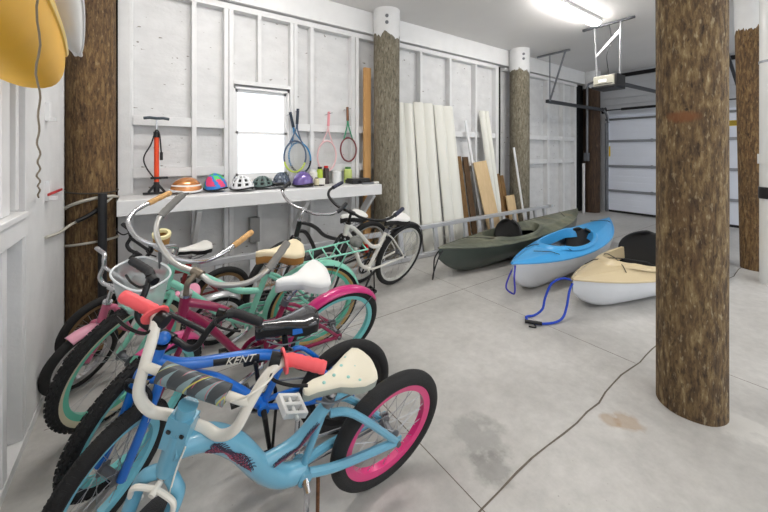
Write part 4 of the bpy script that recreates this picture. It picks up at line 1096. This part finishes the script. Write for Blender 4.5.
    for cab in q.get('cables', ()):
        pts, r_, m_, steered = cab
        cbm = MB().tube(spline(pts, 7), r_, 6)
        if steered: cbm.xf(Fs)
        cbm.obj('brake_cable', m_, hbo if steered else fr)
    return root, dict(Fs=Fs, fr=fr, hb=hb, ht=ht, ax=ax, cp=cp, rc=rc, fc=fc, bb=bb, cl=cl, hbo=hbo, fk=fk, stem=stemo, sad=sd, Mx=Mx, sp=sp_)

def paint(n, c, r=.28, metal=.0): return mat(n, c, r, metal, coat=.6)
# --- bike 1: light blue kids bike
LB = paint('light_blue_paint', (100, 162, 188)); MAG = paint('magenta_rim', (214, 44, 118))
WHT = mat('white_enamel', (226, 222, 212), .3, coat=.4); CORAL = mat('coral_pink_rubber', (240, 92, 98), .5)
def plaid():
    m = bpy.data.materials.new('plaid_pad'); m.use_nodes = True; nt = m.node_tree; b = nt.nodes['Principled BSDF']; b.inputs['Roughness'].default_value = .45
    tc = nt.nodes.new('ShaderNodeTexCoord'); last = None
    for i, (rot, sc, col, pos) in enumerate(((0, 7, (58, 62, 66), .62), (0, 9.5, (176, 84, 100), .985), (1.3, 5, (196, 190, 90), .99), (1.3, 9, (62, 66, 70), .6))):
        mp = nt.nodes.new('ShaderNodeMapping'); mp.inputs['Rotation'].default_value = (0, rot, 1.2); nt.links.new(tc.outputs['Object'], mp.inputs[0])
        wv = nt.nodes.new('ShaderNodeTexWave'); wv.inputs['Scale'].default_value = sc; wv.inputs['Distortion'].default_value = 0; nt.links.new(mp.outputs[0], wv.inputs[0])
        r = nt.nodes.new('ShaderNodeValToRGB'); r.color_ramp.elements[0].position = pos; r.color_ramp.elements[1].position = min(1, pos+.03); nt.links.new(wv.outputs['Fac'], r.inputs[0])
        mx = nt.nodes.new('ShaderNodeMix'); mx.data_type = 'RGBA'; nt.links.new(r.outputs[0], mx.inputs['Factor'])
        if last: nt.links.new(last, mx.inputs[6])
        else: mx.inputs[6].default_value = srgb(120, 142, 146)
        mx.inputs[7].default_value = srgb(*col); last = mx.outputs[2]
    nt.links.new(last, b.inputs['Base Color']); return m
r1, i1 = bike(dict(label='light blue kids bike with white handlebar, coral grips and magenta rims, nearest the camera',
    x=.794, y=1.164, psi=180.4, lean=14.3, R=.253, W=.95, rt=.028, steer=52, g=(.112, .288, .193, 0), bb=(.368, .297), hb=(.748, .570), ht=(.724, .669), cl=(.30, .545), sad=(.270, .628), clamp=(.694, .640+.02),
    fm=LB, rim=MAG, rimw=.022, tubes=[([(.735, .632), (.655, .610), (.581, .532), (.505, .400), (.44, .325), (.368, .297)], .033), ([(.52, .42), (.40, .435), (.30, .535)], .021)],
    seattube=True, rs=.012, rc=.015, rst=.013, rf=.017, rh=.026, bowfork=True, ssz=-.04, sskink=.02,
    bar='bmx', barm=WHT, rb=.0135, gr=.0175, gripm=CORAL, flange=True, lever=True, gripL=.105, stemm=LB, stemblock=True, pad=plaid(),
    sadm=mat('cream_saddle', (226, 220, 200), .45), sadb=mat('saddle_side_grey', (150, 158, 150), .5), sL=.235, sW=.155, sh=.05,
    ca=-88, cL=.125, crR=.06, ptilt=.45, pedm=mat('white_pedal', (226, 226, 224), .4), caliper=WHT, kickm=RUST, kside=0, kx=-.02, kick=True,
    cables=[([(.70, .10, .79), (.70, .14, .835), (.66, .17, .85), (.61, .17, .84)], .0028, WHT, True), ([(.745, .032, .66), (.765, .03, .60), (.785, .035, .54)], .0022, WHT, True)]))
# teal dots on the saddle
td = MB(); sp_ = i1['sp']
for (uu, vv) in ((-.10, .03), (-.10, -.03), (-.06, 0), (-.02, .025), (-.02, -.025), (.02, 0), (-.115, 0), (.06, .01), (-.05, .05), (-.05, -.05)):
    td.ell(sp_+V((uu, vv, .012-.0025*abs(vv)/.03)), (.006, .006, .003), 10, 6)
td.obj('saddle_dots', mat('teal_dot', (150, 200, 192), .5), i1['sad'])
# decal squiggles on the main tube and lower tube
dm = mat('decal_dark_pink', (150, 60, 84), .5); dk_ = mat('decal_navy', (52, 44, 66), .5)
def squiggle(path, rad, y, mats, amp=.012, parent=None, n=150, side=1, cyc=7):
    for off, m_, th in ((0, mats[0], .0011), (.004, mats[1], .0010), (-.004, mats[0], .0009)):
        pts = []
        for i in range(n+1):
            t_ = i/n; k_ = t_*(len(path)-1); j = min(int(k_), len(path)-2); f_ = k_-j
            p = V((path[j][0], 0, path[j][1])).lerp(V((path[j+1][0], 0, path[j+1][1])), f_)
            tg = (V((path[j+1][0], 0, path[j+1][1]))-V((path[j][0], 0, path[j][1]))).normalized(); nn = V((-tg.z, 0, tg.x))
            h = amp*math.sin(t_*cyc*2*PI+off*300)*(.55+.45*math.sin(t_*9+1+off*200))+off; p = p+nn*h+tg*.008*math.cos(t_*cyc*4*PI+1)
            yy = side*math.sqrt(max(0, rad*rad-h*h)); pts.append(V((p.x, yy+side*.0006, p.z)))
        MB().tube(pts, th, 5).obj('frame_decal', m_, parent)
squiggle([(.655, .610), (.62, .58), (.581, .532), (.545, .465)], .0335, 1, (dk_, dm), parent=i1['fr'], cyc=15)
squiggle([(.47, .415), (.40, .435), (.34, .49)], .0215, 1, (dk_, dm), amp=.007, parent=i1['fr'], cyc=13)
b = MB(); Fs = i1['Fs']
for p in ((.715, .0, .745), (.703, .015, .722), (.703, -.015, .722)):
    b.lathe([(0, 0), (.009, 0), (.009, .006), (0, .006)], p, i1['ax'], 10)

b = MB(); c0 = i1['cp']+V((.040, 0, -.025))+i1['ax']*.0855
for dx_, dy_ in ((.008, 0), (-.010, .016), (-.010, -.016)): b.lathe([(0, .003), (.006, .003), (.006, 0)], c0+V((dx_, dy_, 0)), i1['ax'], 10)
for dy_ in (.017, -.017): b.lathe([(0, .003), (.006, .003), (.006, 0)], c0-i1['ax']*.03+V((.0225, dy_, 0)), (1, 0, 0), 10)
b.xf(Fs).obj('stem_bolt', BLKM, i1['stem'])
# --- bike 2: royal blue
RB = paint('royal_blue_paint', (16, 108, 204))
r2, i2 = bike(dict(label='royal blue kids bike with black handlebar and black saddle, second from the camera',
    x=.792, y=1.470, psi=173.1, lean=7.1, R=.230, W=.898, rt=.027, steer=50, g=(.099, .298, .139, 0), bb=(.382, .278), hb=(.770, .560), ht=(.742, .646), cl=(.282, .486), sad=(.287, .635), clamp=(.710, .665),
    fm=RB, rim=BLKM, frim=mat('pale_blue_rim', (120, 196, 216), .35), tubes=[([(.755, .60), (.69, .565), (.615, .545), (.547, .536), (.401, .513), (.285, .47)], .021), ([(.765, .575), (.66, .51), (.566, .46), (.49, .39), (.395, .29)], .023)],
    rc=.011, rst=.010, rf=.016, bowfork=False, ribs=False, fribs=True, ssz=-.01, sskink=.045,
    bar='bmx', barm=BLKM, gr=.0165, gripm=RUBG, lever=True, gripL=.12, stemm=BLKM, postm=BLKM,
    sadm=mat('black_saddle', (28, 28, 34), .16, coat=1.), sL=.25, sW=.15, sh=.065, ca=-98, crR=.07, armm=BLKM, crm=BLKM, chr=False, caliper=BLKM, kx=.1))
MB().bar(i2['sp']+V((-.01, .056, -.022)), i2['sp']+V((-.10, .062, -.020)), .006, .022).obj('saddle_decal', RB, i2['sad'], smooth=False)
# brake body in bright blue on the stem
MB().ell(i2['cp']+V((.022, 0, .012)), (.024, .026, .022)).xf(i2['Fs']).obj('bell', RB, i2['hbo'])
# KENT lettering
vs, fs = text_mesh('KENT', .042)
def place(vs, o, xd, zd): return [o+xd*p.x+zd*p.y+xd.cross(zd)*p.z for p in vs]
oo = V((.475, .0225, .527)); xd = V((-.99, 0, -.13)).normalized(); zd = V((-.12, 0, .99)).normalized()
zd = (zd-xd*zd.dot(xd)).normalized()
pn = MB(); rowsA = []
for i in range(13):
    x_ = .40+.17*i/12; zc_ = .513+(.023*(x_-.401)/.146)
    rowsA.append([V((x_, .0218*math.cos(t_), zc_+.0218*math.sin(t_))) for t_ in [-.75+1.5*j/8 for j in range(9)]])
pn.grid(rowsA).obj('name_panel', BLKPL, i2['fr'])
MB().add(place(vs, oo, xd, zd), fs).obj('name_lettering', WHT, i2['fr'], smooth=False)
vs, fs = text_mesh('K', .05)
MB().add([i2['Fs'](i2['fc']+(i2['hb']-i2['fc'])*.62+V((0, .0635, 0))+V((-p.x*.7, 0, p.y))) for p in vs], fs).obj('fork_lettering', WHT, i2['fk'], smooth=False)

# --- bike 3: magenta cruiser
MG = paint('magenta_paint', (146, 22, 72)); TEAL = mat('teal_rim', (116, 200, 200), .35); SILV = mat('silver_bar', (196, 194, 190), .3, .75)
r3, i3 = bike(dict(label='magenta cruiser bike with white saddle, grey grips and teal rims',
    x=.935, y=1.965, psi=180.8, lean=21.7, R=.297, W=.985, rt=.025, steer=38, g=(.177, .292, .179, 0), bb=(.43, .285), hb=(.806, .690), ht=(.797, .798), cl=(.345, .62), sad=(.275, .760), clamp=(.744, .880),
    fm=MG, rim=TEAL, rimw=.02, tubes=[([(.797, .765), (.67, .690), (.568, .600), (.44, .510), (.37, .50)], .018), ([(.803, .715), (.697, .585), (.621, .469), (.547, .360), (.43, .285)], .018)],
    bowfork=False, knob=True, rc=.010, rst=.009, bar='cruiser', barm=SILV, gr=.0165, gripm=mat('grey_grip', (128, 126, 122), .6), gripL=.12, stemm=mat('tarnished_stem', (128, 118, 104), .5, .6),
    sadm=mat('white_vinyl', (236, 236, 234), .4), sadb=mat('white_vinyl2', (222, 222, 220), .5), sL=.26, sW=.215, sh=.075, fender_r=paint('magenta_fender', (205, 40, 120)), fender_f=paint('magenta_fender_lit', (224, 70, 140)), ff_a=(1.55, 2.95), ff_stay=None, fr_a=(.05, PI*.8), fr_stay=(2.3,), guard=MG, ca=-20, kx=.0))  # front fender: magenta with its brighter lighting put into the colour
# --- bike 4: mint cruiser
MT = paint('mint_paint', (138, 212, 188)); TWALL = mat('tan_sidewall', (196, 160, 100), .6); CREAMW = mat('cream_sidewall', (206, 196, 168), .6)
CORK = mat('cork_grip', (204, 160, 104), .7, var=.2, vscale=80)
r4, i4 = bike(dict(label='mint green cruiser with rear rack, tan saddle, tan wall rear tyre and clear front basket',
    x=.949, y=2.251, psi=174.2, lean=15.1, R=.321, W=1.06, rt=.028, steer=42, g=(.286, .303, .075, 0), bb=(.42, .30), hb=(.84, .645), ht=(.812, .785), cl=(.318, .650), sad=(.251, .775), clamp=(.885, .925),
    fm=MT, rim=paint('mint_rim', (96, 196, 168)), side=TWALL, fside=CREAMW, rimw=.018, tubes=[([(.815, .775), (.721, .716), (.554, .590), (.477, .540), (.36, .515)], .019), ([(.835, .68), (.778, .630), (.684, .530), (.60, .430), (.50, .345), (.42, .30)], .019)],
    bowfork=False, knob=True, rf=.014, rs=.018, rc=.011, rst=.010, bar='cruiser', barm=CHROME, gr=.0155, gripm=CORK, gripL=.12, stemm=CHROME,
    sadm=mat('cream_vinyl_saddle', (226, 212, 178), .45), sadb=mat('tan_saddle_base', (178, 128, 66), .5), sL=.27, sW=.22, sh=.085, fender_r=MT, fr_a=(-.35, PI*.9), fender_f=MT, ff_a=(1.55, 2.6), ff_stay=None, guard=MT, ca=-30))
# rack
rk = MB(); zt = .315*2+.028+.045
for sg in (1, -1):
    rk.tube([V((.16, sg*.055, zt-.01)), V((-.32, sg*.075, zt+.03))], .006, 8).tube([V((0, sg*.065, .33)), V((-.16, sg*.075, zt+.015))], .005, 8).tube([V((0, sg*.065, .33)), V((.02, sg*.06, zt))], .005, 8)
for i in range(6):
    x_ = .14-.09*i; rk.tube([V((x_, -.06-.003*i, zt-.008+.0075*i)), V((x_, .06+.003*i, zt-.008+.0075*i))], .005, 8)
rk.obj('rear_rack', MT, r4)
MB().lathe([(0, 0), (.03, 0), (.03, .012), (0, .016)], (-.34, 0, zt-.01), (-1, 0, 0), 16).obj('reflector', mat('red_reflector', (170, 20, 20), .2), r4)
MB().ell((-.26, 0, zt+.055), (.045, .05, .035)).obj('rolled_cloth', mat('grey_cloth', (110, 112, 108), .9, var=.3, vscale=40), bpy.data.objects[r4.children[-1].name])
# basket in front of handlebar
BK = pane_mat('frosted_plastic', gloss=.06, alpha_mix=((222, 226, 228), .34), rough=.2)
bc = V((.985, .01, .66)); rows = []
def bk_row(z, hx, hy): return [bc+V((hx*abs(math.cos(t_))**.7*(1 if math.cos(t_) >= 0 else -1), hy*abs(math.sin(t_))**.7*(1 if math.sin(t_) >= 0 else -1), z)) for t_ in [2*PI*i/40 for i in range(40)]]
bm_ = MB().grid([bk_row(0, .0, .0), bk_row(0, .075, .095), bk_row(.09, .085, .108), bk_row(.18, .095, .12)], closed=True).xf(i4['Fs'])
bo = bm_.obj('basket', BK, r4)
MB().tube(bk_row(.18, .097, .122), .005, 8, closed=True).xf(i4['Fs']).obj('basket_rim', mat('clear_rim', (228, 232, 234), .25), bo)
b = MB()
for (px_, pz_) in ((-.06, .15), (-.02, .15)): b.lathe([(0, 0), (.007, 0), (.007, .004), (0, .004)], bc+V((-.092, px_, pz_)), (-1, 0, 0), 10)
b.xf(i4['Fs']).obj('basket_bolt', BLKPL, bo)
MB().tube([i4['cp']+V((0, 0, -.01)), bc+V((-.095, 0, .15))], .008, 8).xf(i4['Fs']).obj('basket_bracket', STEEL, bo)
# cup holder on the handlebar
cc = i4['cp']+V((-.05, -.055, -.0))
cu_ = MB().lathe([(0, -.06), (.032, -.06), (.038, .0), (.040, .02), (.030, .02), (.028, -.04), (0, -.04)], cc, (0, 0, 1), 20).xf(i4['Fs']).obj('cup_holder', mat('wicker_brown', (176, 134, 78), .7, bump=.5, bscale=150), i4['hbo'])
MB().lathe([(.026, .018), (.041, .018), (.043, .03), (.040, .036), (.028, .036), (.024, .024)], cc, (0, 0, 1), 24, closed=True).xf(i4['Fs']).obj('holder_rim', mat('cream_plastic', (232, 222, 170), .45), cu_)

# --- bike 5: small dusty pink
DP = paint('dusty_pink_paint', (206, 104, 138)); 
r5, i5 = bike(dict(label='small dusty pink kids bike with bare silver handlebar, leftmost by the corner post',
    x=.409, y=2.652, psi=181.8, lean=14.8, R=.194, W=.712, rt=.025, steer=36, g=(.043, .208, .146, 0), bb=(.33, .21), hb=(.617, .395), ht=(.589, .500), cl=(.25, .40), sad=(.22, .46), clamp=(.562, .585),
    fm=DP, rim=CHROME, rimw=.018, tubes=[([(.60, .46), (.56, .468), (.527, .404), (.47, .27), (.33, .21)], .016), ([(.61, .41), (.50, .30), (.33, .21)], .014)], bowfork=True, rf=.013,
    bar='bmx', barm=CHROME, gr=.0118, gripm=CHROME, gripL=.02, stemm=CHROME, sadm=mat('pink_saddle', (226, 150, 176), .5), sL=.2, sW=.14, fender_r=mat('silver_fender', (188, 188, 190), .3, .7), fr_a=(.2, PI*.75), fender_f=mat('light_pink_fender', (236, 168, 190), .4), ff_a=(1.25, 2.1), ff_stay=None, ca=-40, crR=.05, cL=.09))
# --- bike 6: dark red with black bars
DR = paint('dark_red_paint', (128, 26, 30))
r6, i6 = bike(dict(label='dark red kids bike with black handlebar and white and black saddle, beneath the bench',
    x=.499, y=3.014, psi=187.2, lean=10.8, R=.223, W=.75, rt=.024, steer=25, g=(.028, .228, .116, 0), bb=(.32, .24), hb=(.645, .52), ht=(.611, .61), cl=(.25, .52), sad=(.23, .654), clamp=(.555, .665),
    fm=DR, rim=mat('bronze_rim', (150, 120, 84), .4, .6), tubes=[([(.62, .59), (.45, .52), (.26, .48)], .015), ([(.64, .54), (.48, .38), (.32, .24)], .016)], bar='bmx', barm=BLKM, gr=.014, gripm=RUBG, lever=True, gripL=.09, stemm=BLKM,
    sadm=mat('white_saddle6', (222, 220, 214), .4), sadb=BLKPL, sL=.25, sW=.16, clampm=mat('red_clamp', (190, 30, 34), .4), ca=-40, knob=False, caliper=BLKM, chr=False, forkm=BLKM))
# --- bike 7: white cruiser
r7, i7 = bike(dict(label='white framed cruiser bike with black handlebar, farthest right of the bikes',
    x=2.092, y=2.818, psi=191.6, lean=16.3, R=.333, W=1.10, rt=.026, steer=14, g=(.244, .321, .10, 0), bb=(.433, .285), hb=(.808, .70), ht=(.799, .795), cl=(.290, .640), sad=(.205, .765), clamp=(.780, .890),
    fm=paint('white_frame_paint', (222, 220, 212)), forkm=BLKM, rim=mat('grey_rim', (196, 196, 190), .35), rimw=.010, tubes=[([(.80, .785), (.71, .73), (.622, .660), (.457, .520), (.335, .50)], .018), ([(.803, .73), (.74, .665), (.684, .592), (.629, .485), (.542, .355), (.433, .285)], .018)],
    rs=.017, bar='cruiser', barm=BLKM, gr=.0165, gripm=mat('navy_grip', (40, 44, 66), .5), gripL=.12, stemm=BLKM, sadm=mat('white_vinyl3', (230, 229, 226), .4), sadb=BLKPL, sL=.26, sW=.21, sh=.08, fender_r=BLKM, fr_a=(.9, PI*.75), fr_stay=None, ca=-60, armm=BLKM, crm=BLKM, chr=False, kx=-.15, postm=BLKM))
MB().box((.06, 0, .715), (.03, .07, .035)).obj('reflector', mat('red_lens', (190, 30, 34), .25), r7, bevel=.006)
MB().box((.13, 0, .70), (.11, .10, .05)).obj('saddle_bag', BLKPL, r7, bevel=.015)
# --- bike 8: black cruiser
r8, i8 = bike(dict(label='black cruiser bike with silver handlebar, between the bench and the white cruiser',
    x=1.824, y=3.029, psi=191.0, lean=12.4, R=.333, W=1.0, rt=.026, steer=18, g=(.118, .305, .121, 0), bb=(.43, .285), hb=(.839, .67), ht=(.822, .794), cl=(.29, .64), sad=(.25, .775), clamp=(.777, .884),
    fm=paint('black_frame_paint', (20, 20, 22)), rim=mat('grey_rim8', (180, 180, 176), .35), rimw=.010, tubes=[([(.82, .785), (.73, .755), (.641, .70), (.532, .61), (.31, .52)], .017), ([(.835, .71), (.76, .69), (.679, .585), (.56, .38), (.43, .285)], .017)],
    bar='cruiser', barm=CHROME, gr=.0165, gripm=RUBG, gripL=.10, stemm=CHROME, sadm=mat('white_vinyl4', (228, 227, 222), .4), sadb=BLKPL, sL=.26, sW=.21, sh=.08, ca=-50, spm=mat('brass_spokes', (196, 140, 70), .35, .7)))
